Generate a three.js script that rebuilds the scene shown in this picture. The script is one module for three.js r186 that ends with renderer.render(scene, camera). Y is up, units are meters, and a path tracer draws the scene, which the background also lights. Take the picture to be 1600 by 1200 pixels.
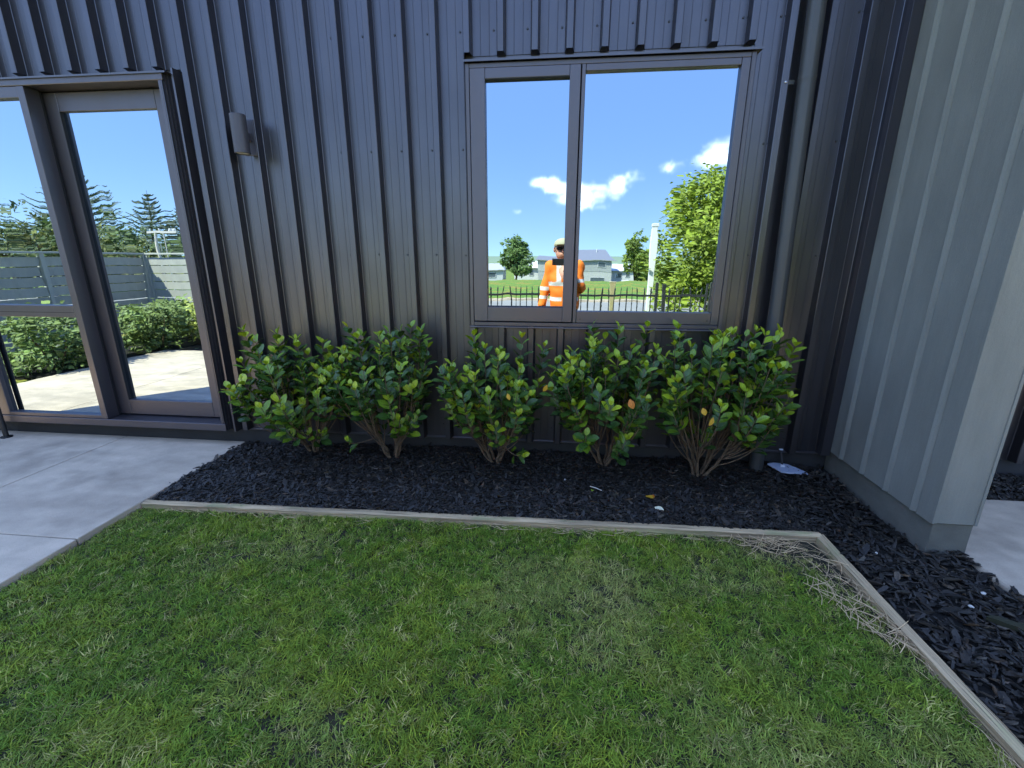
import * as THREE from 'three';
import { RoundedBoxGeometry } from 'three/addons/geometries/RoundedBoxGeometry.js';
import { mergeGeometries, mergeVertices } from 'three/addons/utils/BufferGeometryUtils.js';

// ---------------------------------------------------------------- camera, sky, sun, exposure
const scene = new THREE.Scene();
const EYE = [0, 1.33, 2.9];
const camera = new THREE.PerspectiveCamera(81.42, 4 / 3, 0.01, 2000);
camera.position.set(...EYE);
camera.rotation.order = 'YXZ';
camera.rotation.set(THREE.MathUtils.degToRad(-15.68), THREE.MathUtils.degToRad(6.0), THREE.MathUtils.degToRad(0.12));
const renderer = new THREE.WebGLRenderer({ antialias: true });
renderer.setSize(1024, 768);
renderer.toneMapping = THREE.LinearToneMapping;
renderer.toneMappingExposure = 6.0;
renderer.shadowMap.enabled = true;

const SUN = new THREE.Vector3(-0.425, 0.814, -0.396).normalize();
const sun = new THREE.DirectionalLight(new THREE.Color(1, 0.86, 0.57), 3.7);
sun.position.copy(SUN).multiplyScalar(60);
sun.castShadow = true;
sun.shadow.mapSize.set(4096, 4096);
Object.assign(sun.shadow.camera, { left: -45, right: 45, top: 45, bottom: -45, near: 1, far: 200 });
scene.add(sun, sun.target);

// ---------------------------------------------------------------- helpers
function mulberry(a) {
  return () => { a |= 0; a = a + 0x6D2B79F5 | 0; let t = Math.imul(a ^ a >>> 15, 1 | a); t = t + Math.imul(t ^ t >>> 7, 61 | t) ^ t; return ((t ^ t >>> 14) >>> 0) / 4294967296; };
}
const rnd = mulberry(20417);
const R = (a, b) => a + (b - a) * rnd();
const pick = (a) => a[Math.floor(rnd() * a.length)];
const clamp = (x, a = 0, b = 1) => Math.min(b, Math.max(a, x));
const lerp = (a, b, t) => a + (b - a) * t;
const smooth = (a, b, x) => { const t = clamp((x - a) / (b - a)); return t * t * (3 - 2 * t); };
function hash(x, y, s = 0) { let h = Math.imul(x | 0, 374761393) ^ Math.imul(y | 0, 668265263) ^ Math.imul(s | 0, 2147483647 ^ 0x5bd1e995); h = Math.imul(h ^ h >>> 13, 1274126177); h = Math.imul(h ^ h >>> 16, 2246822519); return ((h ^ h >>> 15) >>> 0) / 4294967296; }
// value noise; per > 0 makes it tile with that period
function noise(x, y, s = 0, px = 0, py = px) {
  const xi = Math.floor(x), yi = Math.floor(y), fx = x - xi, fy = y - yi, u = fx * fx * (3 - 2 * fx), v = fy * fy * (3 - 2 * fy);
  const w = (a, p) => p ? ((a % p) + p) % p : a;
  const a = hash(w(xi, px), w(yi, py), s), b = hash(w(xi + 1, px), w(yi, py), s), c = hash(w(xi, px), w(yi + 1, py), s), d = hash(w(xi + 1, px), w(yi + 1, py), s);
  return lerp(lerp(a, b, u), lerp(c, d, u), v);
}
function fbm(x, y, s = 0, oct = 4, px = 0, py = px) {
  let f = 0, a = 0.5, n = 0;
  for (let k = 0; k < oct; k++) { f += a * noise(x, y, s + k * 17, px, py); n += a; a *= 0.5; x *= 2; y *= 2; px *= 2; py *= 2; }
  return f / n;
}
// texture of size metres: fn(u, v in 0..1) -> [r, g, b] in 0..1 (sRGB when srgb)
function tex(w, h, fn, { srgb = true, size = [1, 1] } = {}) {
  const d = new Uint8Array(w * h * 4);
  for (let j = 0, k = 0; j < h; j++) for (let i = 0; i < w; i++, k += 4) {
    const c = fn((i + 0.5) / w, (j + 0.5) / h);
    d[k] = clamp(c[0]) * 255; d[k + 1] = clamp(c[1] ?? c[0]) * 255; d[k + 2] = clamp(c[2] ?? c[0]) * 255; d[k + 3] = 255;
  }
  const t = new THREE.DataTexture(d, w, h);
  t.wrapS = t.wrapT = THREE.RepeatWrapping; t.magFilter = THREE.LinearFilter; t.minFilter = THREE.LinearMipmapLinearFilter; t.generateMipmaps = true;
  t.colorSpace = srgb ? THREE.SRGBColorSpace : THREE.NoColorSpace;
  t.repeat.set(1 / size[0], 1 / size[1]); t.needsUpdate = true;
  return t;
}
const lin = (r, g, b) => new THREE.Color().setRGB(r, g, b);
const std = (o) => new THREE.MeshStandardMaterial({ side: THREE.DoubleSide, ...o });
const phys = (o) => new THREE.MeshPhysicalMaterial({ side: THREE.DoubleSide, ...o });

// uv in metres from the dominant axis of each face
function metreUV(g, ox = 0, oy = 0) {
  g = g.index ? g.toNonIndexed() : g;
  const p = g.attributes.position, uv = new Float32Array(p.count * 2), a = new THREE.Vector3(), b = new THREE.Vector3(), c = new THREE.Vector3();
  for (let i = 0; i < p.count; i += 3) {
    a.fromBufferAttribute(p, i); b.fromBufferAttribute(p, i + 1); c.fromBufferAttribute(p, i + 2);
    const n = b.clone().sub(a).cross(c.clone().sub(a)), ax = Math.abs(n.x), ay = Math.abs(n.y), az = Math.abs(n.z);
    [a, b, c].forEach((v, k) => {
      const [s, t] = ax >= ay && ax >= az ? [v.z, v.y] : ay >= az ? [v.x, v.z] : [v.x, v.y];
      uv[(i + k) * 2] = s + ox; uv[(i + k) * 2 + 1] = t + oy;
    });
  }
  g.setAttribute('uv', new THREE.BufferAttribute(uv, 2));
  return g;
}
function box(x0, x1, y0, y1, z0, z1, r = 0) {
  const w = x1 - x0, h = y1 - y0, d = z1 - z0;
  const g = r ? new RoundedBoxGeometry(w, h, d, 2, Math.min(r, w / 2.01, h / 2.01, d / 2.01)) : new THREE.BoxGeometry(w, h, d);
  g.translate((x0 + x1) / 2, (y0 + y1) / 2, (z0 + z1) / 2);
  return metreUV(g);
}
const cleanup = (g) => { const o = g.index ? g.toNonIndexed() : g; for (const k of Object.keys(o.attributes)) if (!['position', 'normal', 'uv', 'color'].includes(k)) o.deleteAttribute(k); if (!o.attributes.normal) o.computeVertexNormals(); if (!o.attributes.uv) o.setAttribute('uv', new THREE.BufferAttribute(new Float32Array(o.attributes.position.count * 2), 2)); return o; };
const merge = (gs) => mergeGeometries(gs.map(cleanup));
const used = new Map();
function numbered(name) { const n = used.get(name) ?? 0; used.set(name, n + 1); return n ? `${name}_${String(n).padStart(3, '0')}` : name; }
function mesh(name, g, m, parent) {
  const o = new THREE.Mesh(Array.isArray(g) ? merge(g) : g, m);
  o.castShadow = o.receiveShadow = true;
  o.name = parent && parent !== scene ? name : numbered(name);
  (parent ?? scene).add(o);
  return o;
}
function group(name, label, category, pos = [0, 0, 0], grp) {
  const o = new THREE.Group(); o.name = numbered(name); o.position.set(...pos); scene.add(o);
  o.userData = { label, category }; if (grp) o.userData.group = grp;
  return o;
}
function sub(name, parent) { const o = new THREE.Group(); o.name = name; parent.add(o); return o; }
function tag(o, label, category, grp, kind) { Object.assign(o.userData, { label, category }); if (grp) o.userData.group = grp; if (kind) o.userData.kind = kind; return o; }
const structure = (o) => { o.userData.kind = 'structure'; return o; };
// tapered tube through points with radii
function tube(pts, radii, sides = 6, cap = true) {
  const n = pts.length, pos = [], uv = [], idx = [], up = new THREE.Vector3(), side = new THREE.Vector3(), d = new THREE.Vector3();
  let prev = null, len = 0;
  for (let i = 0; i < n; i++) {
    d.copy(pts[Math.min(n - 1, i + 1)]).sub(pts[Math.max(0, i - 1)]).normalize();
    if (!prev) side.set(Math.abs(d.y) > 0.9 ? 1 : 0, Math.abs(d.y) > 0.9 ? 0 : 1, 0).cross(d).normalize();
    else side.copy(prev).addScaledVector(d, -prev.dot(d)).normalize();
    prev = side.clone(); up.copy(d).cross(side);
    if (i) len += pts[i].distanceTo(pts[i - 1]);
    for (let k = 0; k <= sides; k++) {
      const a = k / sides * Math.PI * 2, c = Math.cos(a) * radii[i], s = Math.sin(a) * radii[i];
      pos.push(pts[i].x + side.x * c + up.x * s, pts[i].y + side.y * c + up.y * s, pts[i].z + side.z * c + up.z * s);
      uv.push(k / sides * radii[0] * 6.28, len);
    }
  }
  const w = sides + 1;
  for (let i = 0; i < n - 1; i++) for (let k = 0; k < sides; k++) idx.push(i * w + k, i * w + k + 1, (i + 1) * w + k, (i + 1) * w + k, i * w + k + 1, (i + 1) * w + k + 1);
  if (cap) for (const i of [0, n - 1]) for (let k = 1; k < sides - 1; k++) i ? idx.push(i * w, i * w + k, i * w + k + 1) : idx.push(0, k + 1, k);
  const g = new THREE.BufferGeometry();
  g.setAttribute('position', new THREE.Float32BufferAttribute(pos, 3)); g.setAttribute('uv', new THREE.Float32BufferAttribute(uv, 2)); g.setIndex(idx); g.computeVertexNormals();
  return g;
}
const v3 = (x, y, z) => new THREE.Vector3(x, y, z);
const cyl = (p, q, r, sides = 12, r2 = r) => tube([v3(...p), v3(...q)], [r, r2], sides);
// a polyline in (x, z) pushed up from y0 to y1
function extrudeXZ(line, y0, y1, closed = false) {
  const pos = [], uv = []; let s = 0;
  const L = closed ? [...line, line[0]] : line;
  for (let i = 0; i < L.length - 1; i++) {
    const [ax, az] = L[i], [bx, bz] = L[i + 1], e = s + Math.hypot(bx - ax, bz - az);
    pos.push(ax, y0, az, bx, y0, bz, bx, y1, bz, ax, y0, az, bx, y1, bz, ax, y1, az);
    uv.push(s, y0, e, y0, e, y1, s, y0, e, y1, s, y1); s = e;
  }
  const g = new THREE.BufferGeometry();
  g.setAttribute('position', new THREE.Float32BufferAttribute(pos, 3)); g.setAttribute('uv', new THREE.Float32BufferAttribute(uv, 2)); g.computeVertexNormals();
  return g;
}
function instanced(name, geo, mat, mats, cols, parent) {
  const o = new THREE.InstancedMesh(geo, mat, mats.length);
  mats.forEach((m, i) => { o.setMatrixAt(i, m); if (cols) o.setColorAt(i, cols[i]); });
  o.castShadow = o.receiveShadow = true; o.name = parent && parent !== scene ? name : numbered(name); (parent ?? scene).add(o);
  return o;
}

// ---------------------------------------------------------------- sky: clear blue, fair-weather clouds
{
  const w = 2048, h = 1024, d = new Float32Array(w * h * 4);
  // centres of small fair-weather clouds: azimuth from +z towards +x, elevation, half width, half height (degrees)
  const puffs = [[-2.6, 8.6, 1.6, 0.8], [-0.6, 7.9, 1.7, 1.0], [1.2, 7.0, 2.2, 1.7], [3.4, 6.6, 2.4, 1.7], [5.6, 7.7, 1.7, 1.3], [7.5, 8.8, 1.6, 1.1], [12.0, 9.7, 1.3, 1.0], [16.2, 10.2, 2.2, 1.7], [18.6, 11, 2.4, 1.7], [22.5, 11.5, 2.6, 1.6], [-5.4, 5.5, 0.7, 0.35]];
  const pr = mulberry(77);
  for (let k = 0; k < 34; k++) { const az = 44 + pr() * 230, el = 5 + pr() * 13, n = 3 + Math.floor(pr() * 4); for (let q = 0; q < n; q++) puffs.push([az + (pr() - 0.5) * 10, el + (pr() - 0.5) * 2, 1.4 + pr() * 2, 0.7 + pr() * 0.9]); }
  const bins = Array.from({ length: 360 }, () => []);
  for (const p of puffs) for (let a = Math.floor(p[0] - 7); a <= p[0] + 7; a++) bins[((a % 360) + 360) % 360].push(p);
  const dir = new THREE.Vector3();
  for (let j = 0, k = 0; j < h; j++) for (let i = 0; i < w; i++, k += 4) {
    const el = ((j + 0.5) / h - 0.5) * Math.PI, ph = ((i + 0.5) / w - 0.5) * 2 * Math.PI;
    dir.set(Math.cos(el) * Math.cos(ph), Math.sin(el), Math.cos(el) * Math.sin(ph));
    const e = Math.max(0, dir.y), c = clamp(dir.dot(SUN), -1, 1);
    const a = Math.exp(-e * 3.3), b = Math.exp(-e * 11);
    const halo = 0.85 + 0.4 * Math.pow((1 + c) / 2, 3) + 1.6 * Math.exp((c - 1) * 9);
    let r = (0.12 + 0.006 * a + 0.2 * b) * halo, g = (0.178 + 0.065 * a + 0.2 * b) * halo, bl = (0.35 + 0.075 * a + 0.05 * b) * halo;
    const ed = el * 57.2958, az = Math.atan2(dir.x, dir.z) * 57.2958;
    if (ed > 2 && ed < 22) {
      let q = 0;
      for (const p of bins[((Math.floor(az) % 360) + 360) % 360]) {
        let da = az - p[0]; da -= Math.round(da / 360) * 360;
        const t = (da / p[2]) ** 2 + ((ed - p[1]) / (ed < p[1] ? p[3] * 0.75 : p[3])) ** 2;
        if (t < 4) q += Math.exp(-t * 1.1);
      }
      if (q > 0.02) {
        const f = fbm(az * 0.95 + 400, ed * 1.25, 5, 5), f2 = fbm(az * 3 + 90, ed * 3.4, 9, 3);
        const m = smooth(0.2, 1.35, q * (0.1 + 2.0 * f) - 0.35 * f2);
        const lit = 0.82 + 0.35 * f;
        r = lerp(r, 0.8 * lit, m * 0.92); g = lerp(g, 0.78 * lit, m * 0.92); bl = lerp(bl, 0.74 * lit, m * 0.92);
      }
    }
    if (el < 0) { r = 0.11; g = 0.13; bl = 0.12; }
    d[k] = r; d[k + 1] = g; d[k + 2] = bl; d[k + 3] = 1;
  }
  const t = new THREE.DataTexture(d, w, h, THREE.RGBAFormat, THREE.FloatType);
  t.mapping = THREE.EquirectangularReflectionMapping; t.magFilter = t.minFilter = THREE.LinearFilter; t.needsUpdate = true;
  scene.background = t; scene.environment = t;
}

// ---------------------------------------------------------------- materials
const T = {};
T.streak = tex(512, 512, (u, v) => { const s = fbm(u * 40, v * 2, 3, 4, 40, 2), n = fbm(u * 60, v * 60, 8, 3, 60), b = fbm(u * 6, v * 4, 21, 3, 6, 4); const k = 0.26 + 0.07 * s + 0.06 * n + 0.12 * b; return [k, k, k]; }, { srgb: false, size: [1.6, 2.4] });
T.dent = tex(256, 256, (u, v) => { const k = fbm(u * 5, v * 3, 31, 3, 5, 3); return [k]; }, { srgb: false, size: [1.1, 2.1] });
T.cladTone = tex(512, 512, (u, v) => { const s = fbm(u * 70, v * 4, 13, 3, 70, 4), n = fbm(u * 9, v * 9, 18, 4, 9), sp = hash(Math.floor(u * 512), Math.floor(v * 512), 4) > 0.9985 ? 0.25 : 0; const k = 0.88 + 0.035 * (s - 0.5) + 0.07 * (n - 0.5) + sp; return [k, k, k * 0.99]; }, { size: [1.3, 2.0] });
T.concrete = tex(1024, 1024, (u, v) => {
  const a = fbm(u * 5, v * 5, 41, 5, 5), b = fbm(u * 22, v * 30, 47, 4, 22, 30), c = fbm(u * 3, v * 14, 53, 4, 3, 14), f = hash(Math.floor(u * 1024), Math.floor(v * 1024), 6);
  const st = smooth(0.6, 0.74, fbm(u * 9, v * 6, 59, 4, 9, 6));
  let k = 0.72 + 0.16 * (a - 0.5) + 0.14 * (b - 0.5) + 0.16 * (c - 0.5) + 0.05 * (f - 0.5) - 0.05 * st;
  if (f > 0.9992) k -= 0.25;
  return [k, k * 0.985, k * 0.955];
}, { size: [2.2, 2.2] });
T.concreteBump = tex(512, 512, (u, v) => { const a = fbm(u * 30, v * 44, 47, 4, 30, 44), f = hash(Math.floor(u * 512), Math.floor(v * 512), 7); return [0.6 * a + 0.3 * f]; }, { srgb: false, size: [1.1, 1.1] });
T.board = tex(512, 512, (u, v) => { const s = fbm(u * 90, v * 8, 61, 3, 90, 8), n = fbm(u * 6, v * 4, 65, 4, 6, 4), f = hash(Math.floor(u * 512), Math.floor(v * 512), 9); const k = 0.9 + 0.04 * (s - 0.5) + 0.1 * (n - 0.5) + 0.07 * (f - 0.5); return [k, k, k]; }, { size: [0.5, 0.9] });
T.boardBump = tex(512, 512, (u, v) => { const f = hash(Math.floor(u * 512), Math.floor(v * 512), 12); return [0.5 * fbm(u * 128, v * 40, 71, 3, 128, 40) + 0.5 * f]; }, { srgb: false, size: [0.3, 0.3] });
// u runs along the grain
T.wood = tex(1024, 256, (u, v) => {
  const wv = v + 0.05 * fbm(u * 5, v * 3, 83, 3, 5, 3), g = fbm(u * 8, wv * 46, 81, 4, 8, 46), l = fbm(u * 3, v * 3, 87, 4, 3), cr = smooth(0.66, 0.72, fbm(u * 5, wv * 60, 91, 3, 5, 60));
  const gr = smooth(0.55, 0.75, fbm(u * 10, v * 4, 95, 4, 10, 4));
  let k = 0.66 + 0.28 * (g - 0.5) + 0.22 * (l - 0.5) - 0.2 * cr;
  return [k * (1 - 0.1 * gr), k * (0.955 - 0.03 * gr), k * (0.84 - 0.08 * gr)];
}, { size: [1.5, 0.2] });
T.woodBump = tex(1024, 256, (u, v) => { const wv = v + 0.05 * fbm(u * 5, v * 3, 83, 3, 5, 3); return [fbm(u * 8, wv * 46, 81, 4, 8, 46) - 0.4 * smooth(0.66, 0.72, fbm(u * 5, wv * 60, 91, 3, 5, 60))]; }, { srgb: false, size: [1.5, 0.2] });
T.soil = tex(512, 512, (u, v) => { const a = fbm(u * 12, v * 12, 101, 5, 12), f = hash(Math.floor(u * 512), Math.floor(v * 512), 3); const k = 0.25 + 0.22 * (a - 0.5) + 0.12 * (f - 0.5); return [k, k * 1.02, k * 0.7]; }, { size: [0.9, 0.9] });
T.turf = tex(1024, 1024, (u, v) => { const a = fbm(u * 7, v * 7, 111, 5, 7), b = fbm(u * 60, v * 60, 113, 3, 60), f = hash(Math.floor(u * 1024), Math.floor(v * 1024), 5); const k = 0.42 + 0.22 * (b - 0.5) + 0.2 * (f - 0.5), y = smooth(0.45, 0.68, a); return [k * lerp(0.8, 1.15, y), k * 1.12, k * lerp(0.42, 0.52, y)]; }, { size: [5, 5] });
T.asphalt = tex(512, 512, (u, v) => { const a = fbm(u * 6, v * 6, 121, 4, 6), f = hash(Math.floor(u * 512), Math.floor(v * 512), 15); const k = 0.6 + 0.1 * (a - 0.5) + 0.14 * (f - 0.5); return [k, k * 0.99, k * 0.95]; }, { size: [3, 3] });
// leaf: u across, v from stalk to tip; paler midrib and side veins
const leafVein = (u, v) => {
  const x = Math.abs(u - 0.5) * 2, mid = 1 - smooth(0.02, 0.09, x), q = (v * 8.5 - x * 1.7), side = 1 - smooth(0.05, 0.2, Math.abs(q - Math.round(q)));
  return Math.max(mid, side * 0.75 * (1 - smooth(0.75, 1, x)));
};
T.leaf = tex(128, 256, (u, v) => { const n = fbm(u * 6, v * 9, 131, 3), w = leafVein(u, v), k = 0.8 + 0.16 * (n - 0.5) + 0.17 * w; return [k + 0.05 * w, k, k - 0.03 + 0.04 * w]; });
T.leafBump = tex(128, 256, (u, v) => [0.75 - 0.55 * leafVein(u, v) + 0.2 * fbm(u * 20, v * 30, 133, 2)], { srgb: false });
T.bark = tex(128, 256, (u, v) => { const k = 0.62 + 0.5 * (fbm(u * 8, v * 20, 141, 4, 8, 20) - 0.5); return [k, k * 0.92, k * 0.8]; }, { size: [0.06, 0.3] });

const M = {
  clad: phys({ color: lin(0.142, 0.138, 0.158), map: T.cladTone, roughness: 0.85, roughnessMap: T.streak, metalness: 0.9, bumpMap: T.dent, bumpScale: 0.004 }),
  trim: phys({ color: lin(0.122, 0.117, 0.13), roughness: 0.36, metalness: 0.85 }),
  joinery: phys({ color: lin(0.118, 0.11, 0.122), roughnessMap: T.streak, roughness: 1.05, metalness: 0.8 }),
  glass: phys({ color: lin(0.335, 0.43, 0.545), metalness: 1, roughness: 0.0, bumpMap: T.dent, bumpScale: 0.0009 }),
  rubber: std({ color: lin(0.01, 0.01, 0.011), roughness: 0.7 }),
  black: std({ color: lin(0.012, 0.012, 0.013), roughness: 0.5 }),
  shell: std({ color: lin(0.03, 0.03, 0.032), roughness: 0.9 }),
  plinth: std({ color: lin(0.05, 0.052, 0.055), map: T.concrete, bumpMap: T.concreteBump, bumpScale: 0.002, roughness: 0.9 }),
  concrete: std({ color: lin(0.92, 0.79, 0.63), map: T.concrete, bumpMap: T.concreteBump, bumpScale: 0.0025, roughness: 0.88 }),
  pipe: phys({ color: lin(0.075, 0.077, 0.079), roughness: 0.42, metalness: 0.2, map: T.cladTone }),
  lamp: phys({ color: lin(0.075, 0.072, 0.085), roughness: 0.5, metalness: 0.4 }),
  screw: phys({ color: lin(0.06, 0.06, 0.065), roughness: 0.45, metalness: 0.6 }),
  board: std({ color: lin(0.235, 0.24, 0.208), map: T.board, bumpMap: T.boardBump, bumpScale: 0.0012, roughness: 0.82 }),
  boardPlinth: std({ color: lin(0.23, 0.235, 0.21), map: T.concrete, bumpMap: T.concreteBump, bumpScale: 0.003, roughness: 0.9 }),
  wood: std({ color: lin(0.98, 0.8, 0.6), map: T.wood, bumpMap: T.woodBump, bumpScale: 0.003, roughness: 0.85 }),
  soil: std({ color: lin(0.38, 0.33, 0.26), map: T.soil, roughness: 1 }),
  mulch: std({ color: lin(0.06, 0.055, 0.06), map: T.soil, roughness: 1 }),
  chip: std({ color: 0xffffff, roughness: 0.62, map: T.wood }),
  turf: std({ color: lin(1.0, 0.95, 0.55), map: T.turf, roughness: 1 }),
  asphalt: std({ color: lin(0.75, 0.75, 0.75), map: T.asphalt, roughness: 0.95 }),
  grass: phys({ color: 0xffffff, roughness: 0.7, specularIntensity: 0.35 }),
  straw: std({ color: 0xffffff, roughness: 0.8 }),
  twig: std({ color: lin(0.36, 0.29, 0.23), map: T.bark, roughness: 0.9 }),
  greenTwig: std({ color: lin(0.14, 0.19, 0.055), roughness: 0.7 }),
  bark: std({ color: lin(0.2, 0.16, 0.12), map: T.bark, roughness: 0.95 }),
};
const leafMat = (r, g, b, rough = 0.27) => phys({ color: lin(r, g, b), map: T.leaf, bumpMap: T.leafBump, bumpScale: 0.0012, roughness: rough, specularIntensity: 0.9 });
const limeMat = (r, g, b) => phys({ color: lin(r, g, b), map: T.leaf, bumpMap: T.leafBump, bumpScale: 0.001, roughness: 0.42, transmission: 0.22, thickness: 0 });
M.leafOld = [leafMat(0.052, 0.125, 0.02), leafMat(0.066, 0.148, 0.022), leafMat(0.09, 0.18, 0.024), leafMat(0.054, 0.13, 0.028)];
M.leafMid = [leafMat(0.18, 0.32, 0.024), leafMat(0.24, 0.38, 0.026)];
M.leafNew = [limeMat(0.5, 0.68, 0.02), limeMat(0.41, 0.62, 0.02), limeMat(0.58, 0.72, 0.025)];
M.leafYellow = leafMat(0.72, 0.42, 0.03, 0.5); M.leafOrange = leafMat(0.7, 0.24, 0.03, 0.5);
const paint = (r, g, b, rough = 0.7, o = {}) => std({ color: lin(r, g, b), roughness: rough, ...o });

// ---------------------------------------------------------------- terrain and ground
function groundY(x, z) { return -0.07 - 0.33 * smooth(4.3, 6.2, z) - 4.1 * smooth(30, 100, z) - 1.5 * smooth(-14, -60, x) * smooth(3, 20, z) * 0; }
{
  const xs = [], zs = [];
  for (let i = -40; i <= 40; i++) xs.push(Math.sign(i) * Math.pow(Math.abs(i) / 40, 2.2) * 700);
  for (let j = 0; j <= 90; j++) zs.push(j < 10 ? -400 + j * 39 : -10 + 1.2 * (j - 10) + Math.pow(Math.max(0, j - 38) / 52, 3) * 660);
  const pos = [], uv = [], idx = [];
  for (const z of zs) for (const x of xs) { pos.push(x, groundY(x, z), z); uv.push(x, z); }
  for (let j = 0; j < zs.length - 1; j++) for (let i = 0; i < xs.length - 1; i++) { const a = j * xs.length + i, b = a + 1, c = a + xs.length, d = c + 1; idx.push(a, c, b, b, c, d); }
  const g = new THREE.BufferGeometry();
  g.setAttribute('position', new THREE.Float32BufferAttribute(pos, 3)); g.setAttribute('uv', new THREE.Float32BufferAttribute(uv, 2)); g.setIndex(idx); g.computeVertexNormals();
  structure(mesh('ground', g, M.turf));
}
const quadXZ = (x0, x1, z0, z1, y) => { const g = new THREE.PlaneGeometry(x1 - x0, z1 - z0, 1, 1); g.rotateX(-Math.PI / 2); g.translate((x0 + x1) / 2, typeof y === 'number' ? y : 0, (z0 + z1) / 2); return metreUV(g); };
// road and footpath beyond the picket fence
structure(mesh('road', box(-80, 80, -0.62, groundY(0, 12) + 0.012, 11.2, 16.2), M.asphalt));
structure(mesh('footpath', box(-80, 80, -0.6, groundY(0, 8) + 0.03, 8.9, 10.3), M.concrete));
for (const [z0, z1] of [[11.05, 11.2], [16.2, 16.35]]) structure(mesh('kerb', box(-80, 80, -0.6, groundY(0, 12) + 0.11, z0, z1, 0.02), M.concrete));
// low hills on the horizon
{
  const pos = [], idx = [], n = 160;
  for (let i = 0; i <= n; i++) { const a = lerp(-1.35, 1.25, i / n), d = 620, hgt = 3 + 16 * fbm(i * 0.06 + 3, 0.5, 205, 4) - 6; pos.push(Math.sin(a) * d, -8, Math.cos(a) * d, Math.sin(a) * (d + 40), hgt, Math.cos(a) * (d + 40), Math.sin(a) * (d + 160), -8, Math.cos(a) * (d + 160)); }
  for (let i = 0; i < n; i++) for (const o of [0, 1]) { const a = i * 3 + o, b = a + 1, c = a + 3, d = c + 1; idx.push(a, c, b, b, c, d); }
  const g = new THREE.BufferGeometry(); g.setAttribute('position', new THREE.Float32BufferAttribute(pos, 3)); g.setIndex(idx); g.computeVertexNormals();
  structure(mesh('hills', metreUV(g), paint(0.16, 0.22, 0.15, 1)));
}
// concrete patio: slabs with open sawn joints
{
  const p = new THREE.Group(); p.name = 'concrete_path'; p.userData.kind = 'structure'; scene.add(p);
  const xs = [-5.9, -4.45, -3.309, -2.322], zs = [0.0, 1.228, 3.05], gap = 0.0028;
  const slab = (x0, x1, z0, z1) => { const g = box(x0 + gap, x1 - gap, -0.12, 0, z0 + gap, z1 - gap, 0.006); mesh('concrete_slab', g, M.concrete, p); };
  for (let i = 0; i < 3; i++) for (let j = 0; j < 2; j++) slab(xs[i], xs[i + 1], zs[j], zs[j + 1]);
  mesh('joint_filler', box(-5.88, -2.34, -0.12, -0.012, 0.02, 3.03), M.rubber, p);
  // right-hand path beside the panelled column, with a worn rounded arris
  const q = new THREE.Group(); q.name = 'concrete_walkway'; q.userData.kind = 'structure'; scene.add(q);
  const sh = []; for (let i = 0; i <= 24; i++) { const z = lerp(0.9, 5, i / 24); sh.push([1.945 + 0.03 * (fbm(z * 4, 1, 301, 3) - 0.5), z]); }
  const s = new THREE.Shape(); s.moveTo(1.962, -0.33); s.lineTo(1.962, -0.84); for (const [x, z] of sh) s.lineTo(x, -z); s.lineTo(7, -5); s.lineTo(7, -0.36);
  const g = new THREE.ExtrudeGeometry(s, { depth: 0.1, bevelEnabled: true, bevelSize: 0.02, bevelThickness: 0.02, bevelSegments: 3 }); g.rotateX(-Math.PI / 2); g.translate(0, -0.12, 0);
  mesh('concrete_slab', metreUV(g), M.concrete, q);
}
// mulch bed: uneven dark bed under the bark chips
const mulchY = (x, z) => -0.022 + 0.05 * (fbm(x * 3 + 9, z * 3 + 4, 311, 3) - 0.5) + 0.03 * smooth(0.45, 0.0, z) * smooth(-2.3, -1.8, x);
function inBed(x, z) {
  if (x < -2.315) return false;
  if (x < 1.375) return z > 0.005 && z < lerp(0.845, 0.762, (x + 2.3) / 3.66);
  if (z < 0.88) return x < 1.75 && z > 0.005;
  return x < 1.925 && z < 4.6;
}
{
  const grid = (x0, x1, z0, z1, nx, nz) => { const g = new THREE.PlaneGeometry(x1 - x0, z1 - z0, nx, nz); g.rotateX(-Math.PI / 2); g.translate((x0 + x1) / 2, 0, (z0 + z1) / 2); const p = g.attributes.position; for (let i = 0; i < p.count; i++) p.setY(i, mulchY(p.getX(i), p.getZ(i)) - 0.01); g.computeVertexNormals(); return metreUV(g); };
  structure(mesh('mulch_bed', [grid(-2.32, 1.345, 0, 0.8, 90, 20), grid(1.345, 1.96, 0, 4.6, 16, 100), grid(1.96, 6, 0, 0.335, 60, 8)], M.mulch));
}
// lawn soil between the timber edging and the path
{
  const g = new THREE.PlaneGeometry(3.62, 4.2, 50, 50); g.rotateX(-Math.PI / 2); g.translate(-0.51, 0, 2.9);
  const p = g.attributes.position; for (let i = 0; i < p.count; i++) p.setY(i, lawnY(p.getX(i), p.getZ(i)));
  g.computeVertexNormals();
  structure(mesh('lawn', metreUV(g), M.soil));
}
function lawnY(x, z) { return -0.034 + 0.012 * (fbm(x * 2.2 + 5, z * 2.2 + 7, 321, 3) - 0.5); }

// ---------------------------------------------------------------- the clad building
const building = group('clad_building', 'dark charcoal building clad in ribbed vertical metal sheets', 'building');
const PITCH = 0.19, RIB0 = -0.341, TOP = 5.2, HEAD = 2.392;
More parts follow.
